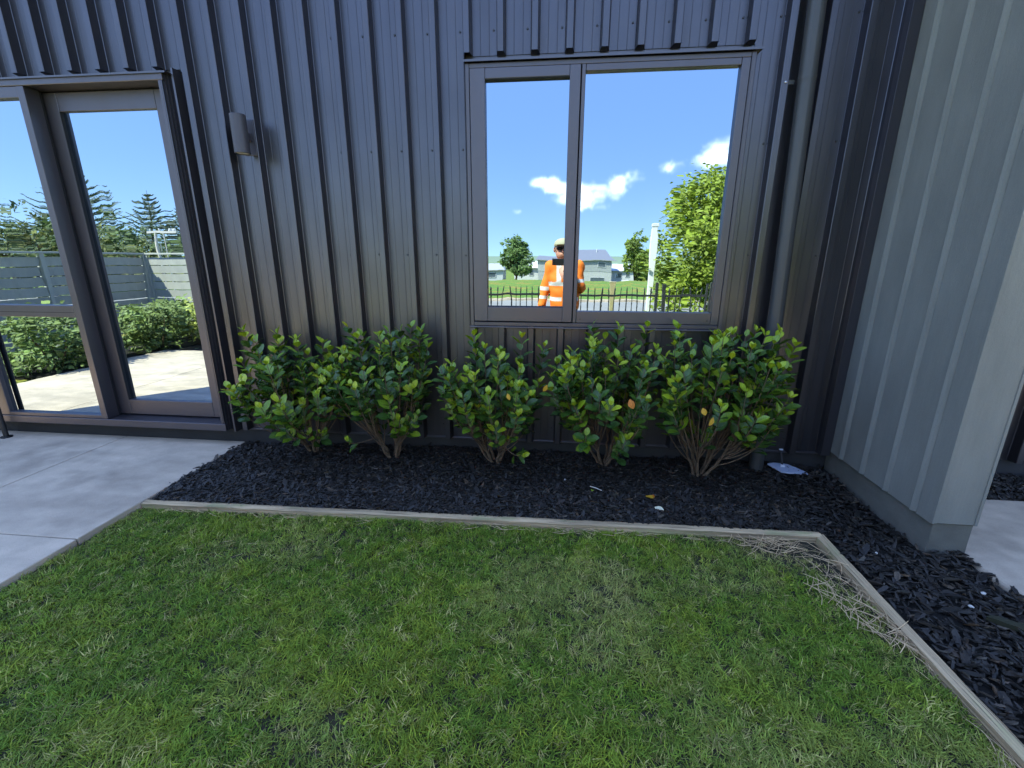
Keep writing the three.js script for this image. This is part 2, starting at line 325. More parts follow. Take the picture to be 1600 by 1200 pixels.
// corrugation profile between xa and xb: flat pan with two fine swages, narrow tall rib
function profile(xa, xb) {
  const pts = [];
  for (let k = Math.floor((xa - RIB0) / PITCH) - 1; k <= Math.ceil((xb - RIB0) / PITCH) + 1; k++) {
    const r = RIB0 + k * PITCH;
    for (const [dx, z] of [[-0.054, 0], [-0.0515, 0.0025], [-0.0455, 0.053], [-0.0428, 0.056], [-0.0112, 0.056], [-0.0085, 0.053], [-0.0025, 0.0025], [0, 0],
      [0.042, 0], [0.0432, 0.0011], [0.0448, 0.0011], [0.046, 0], [0.092, 0], [0.0932, 0.0011], [0.0948, 0.0011], [0.096, 0]]) pts.push([r + dx, z]);
  }
  const at = (x) => { for (let i = 0; i < pts.length - 1; i++) if (pts[i][0] <= x && x <= pts[i + 1][0]) return lerp(pts[i][1], pts[i + 1][1], (x - pts[i][0]) / Math.max(1e-9, pts[i + 1][0] - pts[i][0])); return 0; };
  return [[xa, at(xa)], ...pts.filter(([x]) => x > xa + 1e-4 && x < xb - 1e-4), [xb, at(xb)]];
}
{
  mesh('building_shell', [box(-4.99, 8, 0.0, TOP - 0.02, -9, -0.16), box(-2.33, -0.58, 0.1, TOP - 0.02, -0.16, -0.012), box(0.99, 1.757, 0.1, TOP - 0.02, -0.16, -0.012), box(1.757, 8, 0.0, TOP - 0.02, -0.16, -0.012), box(-0.58, 0.99, 0.1, 0.93, -0.16, -0.012), box(-0.58, 0.99, 2.4, TOP - 0.02, -0.16, -0.012), box(-4.99, -2.33, 2.4, TOP - 0.02, -0.16, -0.012), box(-4.99, -4.45, 0.1, 2.4, -0.16, -0.012)], M.shell, building);
  mesh('parapet_cap', box(-5.06, 8.05, TOP - 0.03, TOP + 0.03, -0.2, 0.09, 0.006), M.trim, building);
  mesh('plinth', box(-4.99, 1.757, -0.16, 0.108, -0.159, -0.006), M.plinth, building);
  mesh('bottom_flashing', box(-2.3, 1.757, 0.1, 0.113, -0.012, 0.012, 0.003), M.trim, building);
  const holes = [[-4.45, -2.335, 0, HEAD + 0.042], [-0.572, 0.995, 0.914, HEAD + 0.042]];
  const cuts = []; for (let x = RIB0 + 0.004 - 24 * PITCH; x < 6.6; x += 4 * PITCH) cuts.push(x);
  const edge = [-5.0, ...cuts.filter((x) => x > -4.9), 6.6];
  for (let i = 0; i < edge.length - 1; i++) {
    const xa = edge[i] + (i ? 0.0004 : 0), xb = edge[i + 1] - 0.0004, xsplit = [xa, ...holes.flatMap(([a, b]) => [a, b]).filter((x) => x > xa && x < xb), xb], gs = [];
    for (let s = 0; s < xsplit.length - 1; s++) {
      const a = xsplit[s], b = xsplit[s + 1], m = (a + b) / 2, hole = holes.find(([p, q]) => m > p && m < q), L = profile(a, b);
      if (!hole) gs.push(extrudeXZ(L, 0.113, TOP - 0.03));
      else { gs.push(extrudeXZ(L, hole[3], TOP - 0.03)); gs.push(...ribEnds(a, b, hole[3])); if (hole[2] > 0.2) { const g = extrudeXZ(L, 0.113, hole[2]); g.low = xsplit.length === 2; gs.push(g); } }
    }
    if (gs.some((g) => g.low)) { mesh('wall_sheet', gs.filter((g) => !g.low), M.clad, building); mesh('wall_sheet', gs.filter((g) => g.low), M.clad, building); } else mesh('wall_sheet', gs, M.clad, building);
  }
  // left return of the corner and its flashing
  mesh('corner_flashing', [box(-5.012, -4.93, 0.1, TOP - 0.03, 0.058, 0.061), box(-5.012, -5.009, 0.1, TOP - 0.03, -0.1, 0.058)], M.trim, building);
  mesh('corner_flashing', [box(1.70, 1.754, 0.115, TOP - 0.03, 0.062, 0.066, 0.001), box(1.70, 1.703, 0.115, TOP - 0.03, 0.012, 0.062)], M.trim, building);
  // fixing screws beside the ribs, in rows
  const head = new THREE.CylinderGeometry(0.0052, 0.0062, 0.006, 8); head.rotateX(Math.PI / 2);
  for (const y of [0.2, 0.72, 1.352, 1.955, 2.556]) for (let k = -17; k <= 10; k++) {
    const x = RIB0 + k * PITCH - 0.071;
    if ((x > -4.5 && x < -2.3 && y < 2.45) || (x > -0.6 && x < 1.02 && y > 0.9 && y < 2.45) || x > 1.7 || (y > 1.9 && y < 2.3 && k === -8)) continue;
    for (const dx of y > 1 && k > -8 ? [0, 0.021] : [0]) { const o = mesh('screw', head, M.screw, building); o.position.set(x + dx, y + (hash(k, y * 9, 2) - 0.5) * 0.006, 0.003); if (dx) o.scale.set(0.8, 0.8, 0.8); }
  }
}
function ribEnds(a, b, y) { // folded-in end of every rib
  const out = [];
  for (let k = -30; k < 40; k++) { const r = RIB0 + k * PITCH; if (r - 0.054 < a || r > b) continue; const g = new THREE.BufferGeometry(), P = [[-0.054, 0], [-0.0428, 0.056], [-0.0112, 0.056], [0, 0]].map(([dx, z]) => [r + dx, y - 0.006 + z * 0.1, z]); g.setAttribute('position', new THREE.Float32BufferAttribute([...P[0], ...P[3], ...P[2], ...P[0], ...P[2], ...P[1]], 3)); g.computeVertexNormals(); out.push(metreUV(g)); }
  return out;
}
const frameBar = (x0, x1, y0, y1, z0, z1) => box(x0, x1, y0, y1, z0, z1, 0.004);
// rectangle of four mitred-looking bars
const ring = (x0, x1, y0, y1, w, z0, z1, wb = w) => [frameBar(x0, x0 + w, y0, y1, z0, z1), frameBar(x1 - w, x1, y0, y1, z0, z1), frameBar(x0 + w, x1 - w, y1 - w, y1, z0, z1 - 0.0006), frameBar(x0 + w, x1 - w, y0, y0 + wb, z0, z1 - 0.0006)];
{
  const w = sub('window', building);
  mesh('frame', [...ring(-0.572, 0.995, 0.912, 2.384, 0.026, -0.1, 0.05), frameBar(0.968, 0.972, 0.94, 2.36, 0, 0.058)], M.joinery, w);
  mesh('fixed_frame', [frameBar(0.083, 0.105, 0.94, 2.357, -0.08, 0.056), frameBar(0.922, 0.967, 0.94, 2.357, -0.08, 0.054), frameBar(0.106, 0.921, 2.322, 2.357, -0.08, 0.054), frameBar(0.106, 0.921, 0.94, 1.014, -0.08, 0.054)], M.joinery, w);
  mesh('sash', [frameBar(-0.542, -0.455, 0.944, 2.354, -0.05, 0.064), frameBar(0.018, 0.078, 0.944, 2.354, -0.05, 0.064), frameBar(-0.455, 0.018, 2.3, 2.354, -0.05, 0.0634), frameBar(-0.455, 0.018, 0.944, 1.036, -0.05, 0.0634)], M.joinery, w);
  mesh('seal', [box(-0.546, 0.083, 0.94, 2.358, -0.09, -0.06), box(-0.4565, 0.0195, 1.0345, 1.0385, 0.02, 0.062), box(-0.4565, 0.0195, 2.2975, 2.3015, 0.02, 0.062)], M.rubber, w);
  mesh('pane', box(-0.47, 0.03, 1.02, 2.315, 0.028, 0.034), M.glass, w);
  mesh('pane', box(0.095, 0.94, 1.0, 2.335, 0.022, 0.028), M.glass, w);
  mesh('head_flashing', [box(-0.575, 1.02, HEAD, HEAD + 0.004, -0.01, 0.07), box(-0.575, 1.02, HEAD - 0.007, HEAD, 0.0665, 0.07), box(-0.575, 1.02, HEAD + 0.004, HEAD + 0.09, -0.009, -0.0055)], M.trim, w);
  mesh('sill', box(-0.575, 0.998, 0.9, 0.911, -0.02, 0.062, 0.003), M.joinery, w);
  const wh = new THREE.CylinderGeometry(0.004, 0.004, 0.004, 8); wh.rotateX(Math.PI / 2);
  for (const x of [0.13, 0.9]) { const o = mesh('weep_hole', wh, M.rubber, w); o.position.set(x, 0.965, 0.0535); }
}
{
  const d = sub('sliding_door', building), zf = 0.09;
  mesh('frame', [frameBar(-4.45, -2.392, 2.352, HEAD, -0.12, zf), frameBar(-2.424, -2.405, 0.168, 2.352, -0.12, zf), frameBar(-4.45, -4.405, 0.168, 2.352, -0.12, zf), frameBar(-4.45, -2.392, 0.112, 0.166, -0.12, zf)], M.joinery, d);
  mesh('fixed_leaf', [frameBar(-3.385, -3.336, 0.168, 2.351, -0.012, zf - 0.001), frameBar(-4.404, -4.165, 0.168, 2.351, 0.03, zf - 0.004), frameBar(-4.164, -3.386, 2.288, 2.351, 0.03, zf - 0.004), frameBar(-4.164, -3.386, 0.168, 0.195, 0.03, zf - 0.004), frameBar(-4.164, -3.386, 0.925, 1.008, 0.03, zf - 0.002)], M.joinery, d);
  mesh('fixed_leaf_groove', box(-4.16, -3.39, 0.957, 0.961, zf - 0.003, zf - 0.0012), M.rubber, d);
  mesh('sliding_leaf', [frameBar(-3.37, -3.245, 0.175, 2.345, -0.075, -0.02), frameBar(-2.56, -2.426, 0.175, 2.345, -0.075, -0.02), frameBar(-3.244, -2.561, 2.236, 2.345, -0.075, -0.021), frameBar(-3.244, -2.561, 0.175, 0.29, -0.075, -0.021)], M.joinery, d);
  mesh('pane', box(-4.18, -3.37, 0.18, 0.94, 0.052, 0.058), M.glass, d);
  mesh('pane', box(-4.18, -3.37, 0.99, 2.3, 0.052, 0.058), M.glass, d);
  mesh('pane', box(-3.26, -2.55, 0.275, 2.25, -0.046, -0.04), M.glass, d);
  mesh('seal', [box(-3.3365, -3.3335, 0.17, 2.35, -0.012, 0.0), box(-3.246, -3.242, 0.29, 2.236, -0.04, -0.019)], M.rubber, d);
  mesh('head_flashing', [box(-4.5, -2.36, HEAD, HEAD + 0.004, -0.01, 0.1), box(-4.5, -2.36, HEAD + 0.004, HEAD + 0.09, -0.009, -0.0055), box(-4.5, -2.36, HEAD - 0.006, HEAD, 0.0965, 0.1)], M.trim, d);
  mesh('jamb_flashing', [extrudeXZ([[-2.4045, 0.088], [-2.399, 0.088], [-2.397, 0.068], [-2.389, 0.07], [-2.387, 0.05], [-2.381, 0.053], [-2.379, 0.036], [-2.366, 0.038], [-2.364, 0.018], [-2.352, 0.02]], 0.115, HEAD + 0.01), extrudeXZ([[-2.352, 0.0], [-2.352, 0.062], [-2.34, 0.062], [-2.333, 0.0], [-2.308, -0.004]], 0.1, HEAD + 0.03)], M.trim, d);
}
// ---------------------------------------------------------------- pale panelled column on the right
{
  const c = group('panelled_column', 'grey green board clad column projecting beside the dark ribbed wall', 'column', [1.757, 0, 0]);
  const zs = [0.012, 0.195, 0.39, 0.585, 0.78, 0.872];
  for (let i = 0; i < zs.length - 1; i++) {
    const a = zs[i], b = zs[i + 1] - 0.0006, lastOne = i === zs.length - 2, sl = lastOne ? 0.004 : 0.028;
    const g = extrudeXZ([[0.026, a], [0.0, a], [0.0, b - sl], [lastOne ? 0.002 : 0.012, b], [0.026, b]], 0.142, TOP, true);
    mesh('board', metreUV(g, i * 0.37, i * 0.71), M.board, c);
  }
  for (let i = 1; i < 5; i++) mesh('joint_strip', extrudeXZ([[0.002, zs[i] - 0.03], [-0.009, zs[i] - 0.029], [-0.014, zs[i] - 0.026], [-0.014, zs[i] - 0.023], [-0.008, zs[i] - 0.012], [0.002, zs[i] - 0.004], [0.013, zs[i] - 0.001]], 0.146, TOP), M.board, c);
  mesh('end_board', box(0.006, 0.187, 0.147, TOP, 0.85, 0.8775, 0.003), M.board, c);
  mesh('corner_bead', [box(-0.003, 0.006, 0.145, TOP, 0.868, 0.8815, 0.002), box(0.176, 0.19, 0.145, TOP, 0.86, 0.8815, 0.002)], M.board, c);
  mesh('column_core', box(0.026, 0.18, 0.15, TOP, 0.012, 0.849), M.shell, c);
  mesh('far_board', box(0.18, 0.19, 0.142, TOP, 0.012, 0.86), M.board, c);
  mesh('plinth', box(0.014, 0.186, -0.16, 0.1415, 0.0, 0.868, 0.004), M.boardPlinth, c);
}

// ---------------------------------------------------------------- timber edging
{
  const plank = (len, t) => { const g = new RoundedBoxGeometry(len, 0.14, t, 3, 0.005); const p = g.attributes.position; for (let i = 0; i < p.count; i++) { const x = p.getX(i); p.setY(i, p.getY(i) + 0.004 * (fbm(x * 3 + len, 1, 331, 3) - 0.5)); p.setZ(i, p.getZ(i) + 0.006 * (fbm(x * 2.2 + len, 7, 333, 3) - 0.5)); } return metreUV(g); };
  const seg = (len, t, n) => { const g = new THREE.BoxGeometry(len, 0.14, t, n, 2, 2); const p = g.attributes.position; for (let i = 0; i < p.count; i++) { const x = p.getX(i), top = p.getY(i) > 0.06 && Math.abs(p.getZ(i)) > t * 0.4; p.setY(i, p.getY(i) + 0.006 * (fbm(x * 3 + len, 1, 331, 3) - 0.5) - (top ? 0.0035 + 0.003 * hash(i, 3, 8) : 0)); p.setZ(i, p.getZ(i) + 0.008 * (fbm(x * 2.2 + len, 7, 333, 3) - 0.5)); } g.computeVertexNormals(); return metreUV(g, len, len); };
  const a = tag(mesh('timber_edging', seg(3.655, 0.044, 60), M.wood), 'long weathered timber board between the lawn and the mulch under the shrubs', 'edging');
  a.position.set(-0.486, -0.068, 0.83); a.rotation.y = Math.atan2(0.083, 3.66);
  const b = tag(mesh('timber_edging', seg(3.6, 0.044, 60), M.wood), 'weathered timber board running from the lawn corner towards the viewer', 'edging');
  b.position.set(1.335, -0.07, 2.585); b.rotation.y = Math.PI / 2 + 0.0;
}
// ---------------------------------------------------------------- downpipe, wall lamp, thin post, plate
{
  const d = group('downpipe', 'round dark grey downpipe fixed to the ribbed wall beside the column', 'downpipe', [1.305, 0, 0.095]);
  const dx = -0.028 / 1.0;
  mesh('pipe', tube([v3(0, -0.06, 0), v3(dx * 1.2, 1.2, 0), v3(dx * 2.55, 2.55, 0), v3(dx * 4, 4.0, 0), v3(dx * 5.1, 5.1, 0)], [0.0415, 0.0415, 0.0415, 0.0415, 0.0415], 28, false), M.pipe, d);
  for (const y of [0.55, 2.235, 4.1]) {
    const br = sub('bracket', d), x = dx * y;
    const band = new THREE.CylinderGeometry(0.0432, 0.0432, 0.022, 28, 1, true); band.translate(x, y, 0);
    mesh('clamp_band', band, M.pipe, br);
    mesh('bracket_arm', box(x - 0.088, x - 0.041, y - 0.012, y + 0.008, -0.052, -0.044), M.pipe, br);
    mesh('bolt', cyl([x - 0.088, y - 0.002, -0.044], [x - 0.088, y - 0.002, -0.036], 0.006, 8), std({ color: lin(0.5, 0.5, 0.5), metalness: 0.9, roughness: 0.35 }), br);
  }
}
{
  const l = group('wall_light', 'grey cylindrical wall light on the ribbed wall between door and shrubs', 'wall light', [-1.915, 1.93, 0]);
  const body = new THREE.LatheGeometry([[0.0, 0.004], [0.036, 0.004], [0.041, 0.0], [0.0435, 0.003], [0.0435, 0.207], [0.041, 0.21], [0.037, 0.207], [0.0, 0.203]].map(([x, y]) => new THREE.Vector2(x, y)), 32);
  body.translate(0.005, 0, 0.145); mesh('lamp_body', body, M.lamp, l);
  mesh('arm', box(-0.013, 0.023, 0.082, 0.128, 0.052, 0.11, 0.006), M.lamp, l);
  mesh('wall_plate', box(-0.034, 0.044, 0.005, 0.205, 0.0565, 0.066, 0.004), M.lamp, l);
  mesh('lens', cyl([0.005, 0.0035, 0.145], [0.005, 0.006, 0.145], 0.034, 20), paint(0.6, 0.6, 0.58, 0.3), l);
}
{
  const p = group('steel_post', 'slim black steel post standing on the concrete beside the door', 'post', [-4.2, 0, 0.13]);
  mesh('shaft', cyl([0, 0, 0], [0, 0.98, 0], 0.016, 14), M.black, p);
  mesh('base_plate', cyl([0, 0, 0], [0, 0.008, 0], 0.036, 16), M.black, p);
  mesh('cap', cyl([0, 0.98, 0], [0, 0.995, 0], 0.019, 14, 0.014), M.black, p);
}
{
  const y = mulchY(1.5, 0.15) + 0.012, p = group('inspection_plate', 'small pale blue plate on the mulch under a thin pipe near the downpipe', 'plate', [1.49, y, 0.115]);
  const s = new THREE.Shape(); [[-0.1, 0.055], [-0.055, 0.075], [0.03, 0.07], [0.07, 0.03], [0.11, -0.02], [0.1, -0.045], [0.06, -0.028], [0.0, -0.036], [-0.05, -0.03]].forEach(([a, b], i) => i ? s.lineTo(a, b) : s.moveTo(a, b));
  const g = new THREE.ExtrudeGeometry(s, { depth: 0.006, bevelEnabled: true, bevelSize: 0.003, bevelThickness: 0.002, bevelSegments: 2 }); g.rotateX(-Math.PI / 2 + 0.1); g.rotateZ(-0.05); g.translate(0, 0.006, 0);
  mesh('plate', g, paint(0.36, 0.42, 0.55, 0.5), p);
  mesh('thin_pipe', tube([v3(-0.02, 0.016, -0.03), v3(-0.016, 0.06, -0.06), v3(-0.012, 0.108, -0.1)], [0.006, 0.006, 0.006], 8), M.shell, p);
  mesh('clip', [box(-0.032, -0.006, 0.016, 0.03, -0.042, -0.022, 0.004), box(-0.025, 0.0, 0.105, 0.114, -0.103, -0.09, 0.003)], paint(0.62, 0.66, 0.75, 0.5), p);
}
// ---------------------------------------------------------------- bark chips
{
  const chip = (seed) => { const r = mulberry(seed), g = new THREE.BoxGeometry(1, 1, 1, 3, 1, 1), p = g.attributes.position, key = new Map();
    for (let i = 0; i < p.count; i++) { const k = [p.getX(i), p.getY(i), p.getZ(i)].map((v) => v.toFixed(2)).join(); if (!key.has(k)) key.set(k, [r() - 0.5, r() - 0.5, r() - 0.5]); const j = key.get(k), t = Math.abs(p.getX(i)) * 2, tp = 1 - 0.55 * t * t * (0.5 + (j[1] + 0.5)); p.setXYZ(i, p.getX(i) + j[0] * 0.22, p.getY(i) * (1 - 0.4 * t) + j[1] * 0.35, p.getZ(i) * tp + j[2] * 0.3); }
    const o = g.toNonIndexed(); o.computeVertexNormals(); o.deleteAttribute('uv'); o.setAttribute('uv', new THREE.BufferAttribute(new Float32Array(Array.from({ length: o.attributes.position.count * 2 }, (_, i) => (i % 2 ? o.attributes.position.getZ(i >> 1) * 0.02 : o.attributes.position.getX(i >> 1) * 0.05) + seed * 0.13)), 2)); return o; };
  const variants = [1, 2, 3, 4].map((s) => ({ g: chip(s * 91), m: [], c: [] })), o = new THREE.Object3D();
  const put = (x, z, layer, big) => {
    const v = pick(variants), len = (big ? R(0.05, 0.085) : R(0.016, 0.055)), wd = len * R(0.13, 0.38), th = R(0.003, 0.01);
    o.position.set(x, mulchY(x, z) + layer * 0.014 + R(-0.004, 0.008), z); o.rotation.set(R(-0.45, 0.45), R(0, 6.28), R(-0.4, 0.4)); o.scale.set(len, th, wd); o.updateMatrix(); v.m.push(o.matrix.clone());
    const k = rnd() < 0.14 ? R(0.05, 0.14) : R(0.008, 0.036), w = rnd() < 0.12 ? 0.35 : R(-0.1, 0.12); v.c.push(lin(k * (1.16 + w), k, k * (0.88 - w * 0.8)));
  };
  for (let n = 0; n < 42000; n++) { const x = R(-2.32, 1.93), z = x > 1.37 ? R(0, 3.4) : R(0, 0.86); if (inBed(x, z)) put(x, z, rnd(), rnd() < 0.07); }
  for (let n = 0; n < 3000; n++) put(R(1.97, 3.4), R(0.02, 0.33), rnd(), rnd() < 0.07);
  for (let n = 0; n < 70; n++) put(-2.33 + R(-0.02, 0.06), R(0.02, 0.8), 0.8, false);
  variants.forEach((v) => tag(instanced('bark_chips', v.g, M.chip, v.m, v.c), 'black dyed bark chips covering the garden bed', 'bark mulch', null, 'stuff'));
}
// ---------------------------------------------------------------- lawn grass
const LAWN = (x, z) => x > -2.318 + 0.012 * Math.sin(z * 17) && x < 1.305 && z > lerp(0.875, 0.795, (x + 2.3) / 3.6);
const strawAt = (x, z) => { // dry patches: along the boards and in the far right corner
  const zf = lerp(0.875, 0.795, (x + 2.3) / 3.6), e = Math.min(z - zf, (1.31 - x) * 1.1);
  const corner = smooth(0.24, 0.0, Math.hypot((x - 1.1) / 1.35, z - 0.88)) + smooth(0.17, 0.02, 1.31 - x) * smooth(1.75, 1.05, z) * 0.9 + 0.7 * smooth(0.055, 0.0, z - zf) * smooth(0.35, 0.6, fbm(x * 4, 2, 341, 3)) + 0.6 * smooth(0.05, 0, 1.31 - x) * smooth(0.4, 0.62, fbm(z * 3, 8, 343, 3));
  return clamp(corner * (0.55 + 0.9 * fbm(x * 9, z * 9, 345, 3)));
};
{
  const tuft = (seed, n, spread, hmin, hmax, wide) => { const r = mulberry(seed), pos = [], nor = [];
    for (let b = 0; b < n; b++) {
      const a = r() * 6.28, rad = Math.sqrt(r()) * spread, x0 = Math.cos(a) * rad, z0 = Math.sin(a) * rad, la = r() * 6.28, h = lerp(hmin, hmax, r()), lean = h * (0.35 + r() * 1.1), w = wide * (0.7 + r() * 0.6), fa = la + 1.57 + (r() - 0.5) * 0.8;
      const P = (t, s) => [x0 + Math.cos(la) * lean * t * t + Math.cos(fa) * w * s, h * (t - 0.28 * t * t), z0 + Math.sin(la) * lean * t * t + Math.sin(fa) * w * s];
      const A = P(0, -0.5), B = P(0, 0.5), C = P(0.5, -0.45), D = P(0.5, 0.45), E = P(1, 0);
      pos.push(...A, ...B, ...D, ...A, ...D, ...C, ...C, ...D, ...E);
    }
    const g = new THREE.BufferGeometry(); g.setAttribute('position', new THREE.Float32BufferAttribute(pos, 3)); g.computeVertexNormals(); g.setAttribute('uv', new THREE.BufferAttribute(new Float32Array(pos.length / 3 * 2), 2)); return g; };
  const vs = [0, 1, 2, 3, 4].map((k) => ({ g: tuft(700 + k, 11, 0.02, 0.01, 0.031, 0.0031), m: [], c: [] }));
  const weed = { g: tuft(801, 10, 0.024, 0.01, 0.02, 0.0075), m: [], c: [] }, o = new THREE.Object3D();
  for (let n = 0; n < 46000; n++) {
    const x = R(-2.32, 1.31), z = 0.79 + Math.pow(rnd(), 0.95) * 2.2; if (!LAWN(x, z)) continue;
    const st = strawAt(x, z), big = fbm(x * 1.6 + 20, z * 1.6, 351, 4), mid = fbm(x * 6, z * 6 + 40, 353, 3), thin = smooth(0.62, 0.74, fbm(x * 2.6 + 3, z * 2.6 + 11, 357, 4));
    if (rnd() < st * 0.9 || rnd() < thin * 0.3) continue;
    const isWeed = rnd() < 0.05 * smooth(0.45, 0.6, fbm(x * 3, z * 3, 359, 3)), v = isWeed ? weed : pick(vs), s = R(0.7, 1.25) * (1 - 0.35 * st) * lerp(0.8, 1.15, mid);
    o.position.set(x, lawnY(x, z) - 0.002, z); o.rotation.set(R(-0.15, 0.15), R(0, 6.28), R(-0.15, 0.15)); o.scale.set(s, s * R(0.65, 1.15), s); o.updateMatrix(); v.m.push(o.matrix.clone());
    const dry = clamp(smooth(0.56, 0.75, big) * 0.28 + thin * 0.22 + st * 0.8 + (rnd() < 0.13 ? R(0.4, 1) : 0)), yel = clamp(smooth(0.46, 0.7, mid) * 0.4 + (rnd() < 0.35 ? R(0, 0.8) : 0)), q = R(0.45, 1.5);
    const c = [lerp(lerp(0.1, 0.2, yel), 0.44, dry * 0.7), lerp(lerp(0.172, 0.245, yel), 0.36, dry * 0.7), lerp(lerp(0.016, 0.02, yel), 0.14, dry * 0.7)];
    v.c.push(lin(c[0] * q, c[1] * q, c[2] * q));
  }
  for (const v of vs) tag(instanced('lawn_grass', v.g, M.grass, v.m, v.c), 'short mown green lawn grass with yellowish patches', 'grass', null, 'stuff');
  tag(instanced('clover', weed.g, M.grass, weed.m, weed.c), 'broad leaved weeds growing low among the lawn grass', 'weeds', null, 'stuff');
  // cut dry stalks lying along the boards
  const sg = tube([v3(-0.5, 0, 0), v3(0, 0.02, 0.03), v3(0.5, 0, 0)], [0.5, 0.5, 0.3], 4, false), sm = [], sc = [];
  const p = sg.attributes.position; for (let i = 0; i < p.count; i++) { p.setY(i, p.getY(i)); } 
  const stalk = tube([v3(-0.5, 0, -0.02), v3(0, 0.012, 0.03), v3(0.5, 0, -0.02)], [0.011, 0.013, 0.008], 4, false);
  const drop = (x, z, len, yaw, up = 0) => { o.position.set(x, lawnY(x, z) + 0.012 + up, z); o.rotation.set(R(-0.2, 0.2), yaw, R(-0.12, 0.12)); o.scale.set(len, len * R(0.8, 1.6), len); o.updateMatrix(); sm.push(o.matrix.clone()); const k = R(0.5, 1.15); sc.push(lin(0.6 * k, 0.43 * k, 0.24 * k)); };
  for (let n = 0; n < 120; n++) { const x = 1.08 + (rnd() + rnd() - 1) * 0.26, z = 0.9 + (rnd() + rnd() - 1) * 0.09; if (LAWN(x, z) && x < 1.29) drop(x, z, R(0.03, 0.11), R(-1.6, 1.2), R(0, 0.02)); }
  for (let n = 0; n < 170; n++) { const z = 0.98 + rnd() * 0.5, x = 1.305 - Math.pow(rnd(), 1.4) * 0.2 * smooth(1.62, 1.2, z); if (LAWN(x, z)) drop(x, z, R(0.03, 0.12), Math.PI / 2 + R(-1.2, 1.2), R(0, 0.02)); }
  for (let n = 0; n < 420; n++) { const x = R(-2.2, 1.2), z = lerp(0.875, 0.795, (x + 2.3) / 3.6) + Math.pow(rnd(), 2) * 0.07; if (fbm(x * 4, 2, 341, 3) > 0.46) drop(x, z, R(0.02, 0.09), R(-0.6, 0.6)); }
  for (let n = 0; n < 200; n++) { const z = R(1.5, 3), x = 1.305 - Math.pow(rnd(), 2) * 0.07; if (fbm(z * 3, 8, 343, 3) > 0.45) drop(x, z, R(0.02, 0.08), Math.PI / 2 + R(-0.6, 0.6)); }
  for (let n = 0; n < 450; n++) { const x = R(-2.2, 1.2), z = R(0.95, 2.7); if (fbm(x * 2.6 + 3, z * 2.6 + 11, 357, 4) > 0.53) drop(x, z, R(0.015, 0.05), R(0, 6.28), 0.012); }
  tag(instanced('dry_straw', stalk, M.straw, sm, sc), 'dry tan straw lying on the lawn along the timber boards', 'straw', null, 'stuff');
}
// ---------------------------------------------------------------- shrubs
const leafGeos = [[0.58, 0.10, 0.16], [0.54, -0.06, 0.24], [0.62, 0.2, 0.12], [0.56, 0.04, 0.32]].map(([wd, droop, fold]) => {
  const W = [0.03, 0.5, 0.88, 1.0, 0.94, 0.66, 0.04], pos = [], uv = [], idx = [];
  for (let i = 0; i < 7; i++) { const t = i / 6; for (let k = -1; k <= 1; k++) { const w = W[i] * wd * 0.5; pos.push(k * w, Math.abs(k) * w * fold * 1.4 - droop * t * t + (k ? 0.018 * Math.sin(i * 2.4 + k) : 0), 0.06 + t * 0.94); uv.push(0.5 + k * 0.5, t); } }
  for (let i = 0; i < 6; i++) for (let k = 0; k < 2; k++) { const a = i * 3 + k; idx.push(a, a + 3, a + 1, a + 1, a + 3, a + 4); }
  const g = new THREE.BufferGeometry(); g.setAttribute('position', new THREE.Float32BufferAttribute(pos, 3)); g.setAttribute('uv', new THREE.Float32BufferAttribute(uv, 2)); g.setIndex(idx); g.computeVertexNormals(); return g;
});
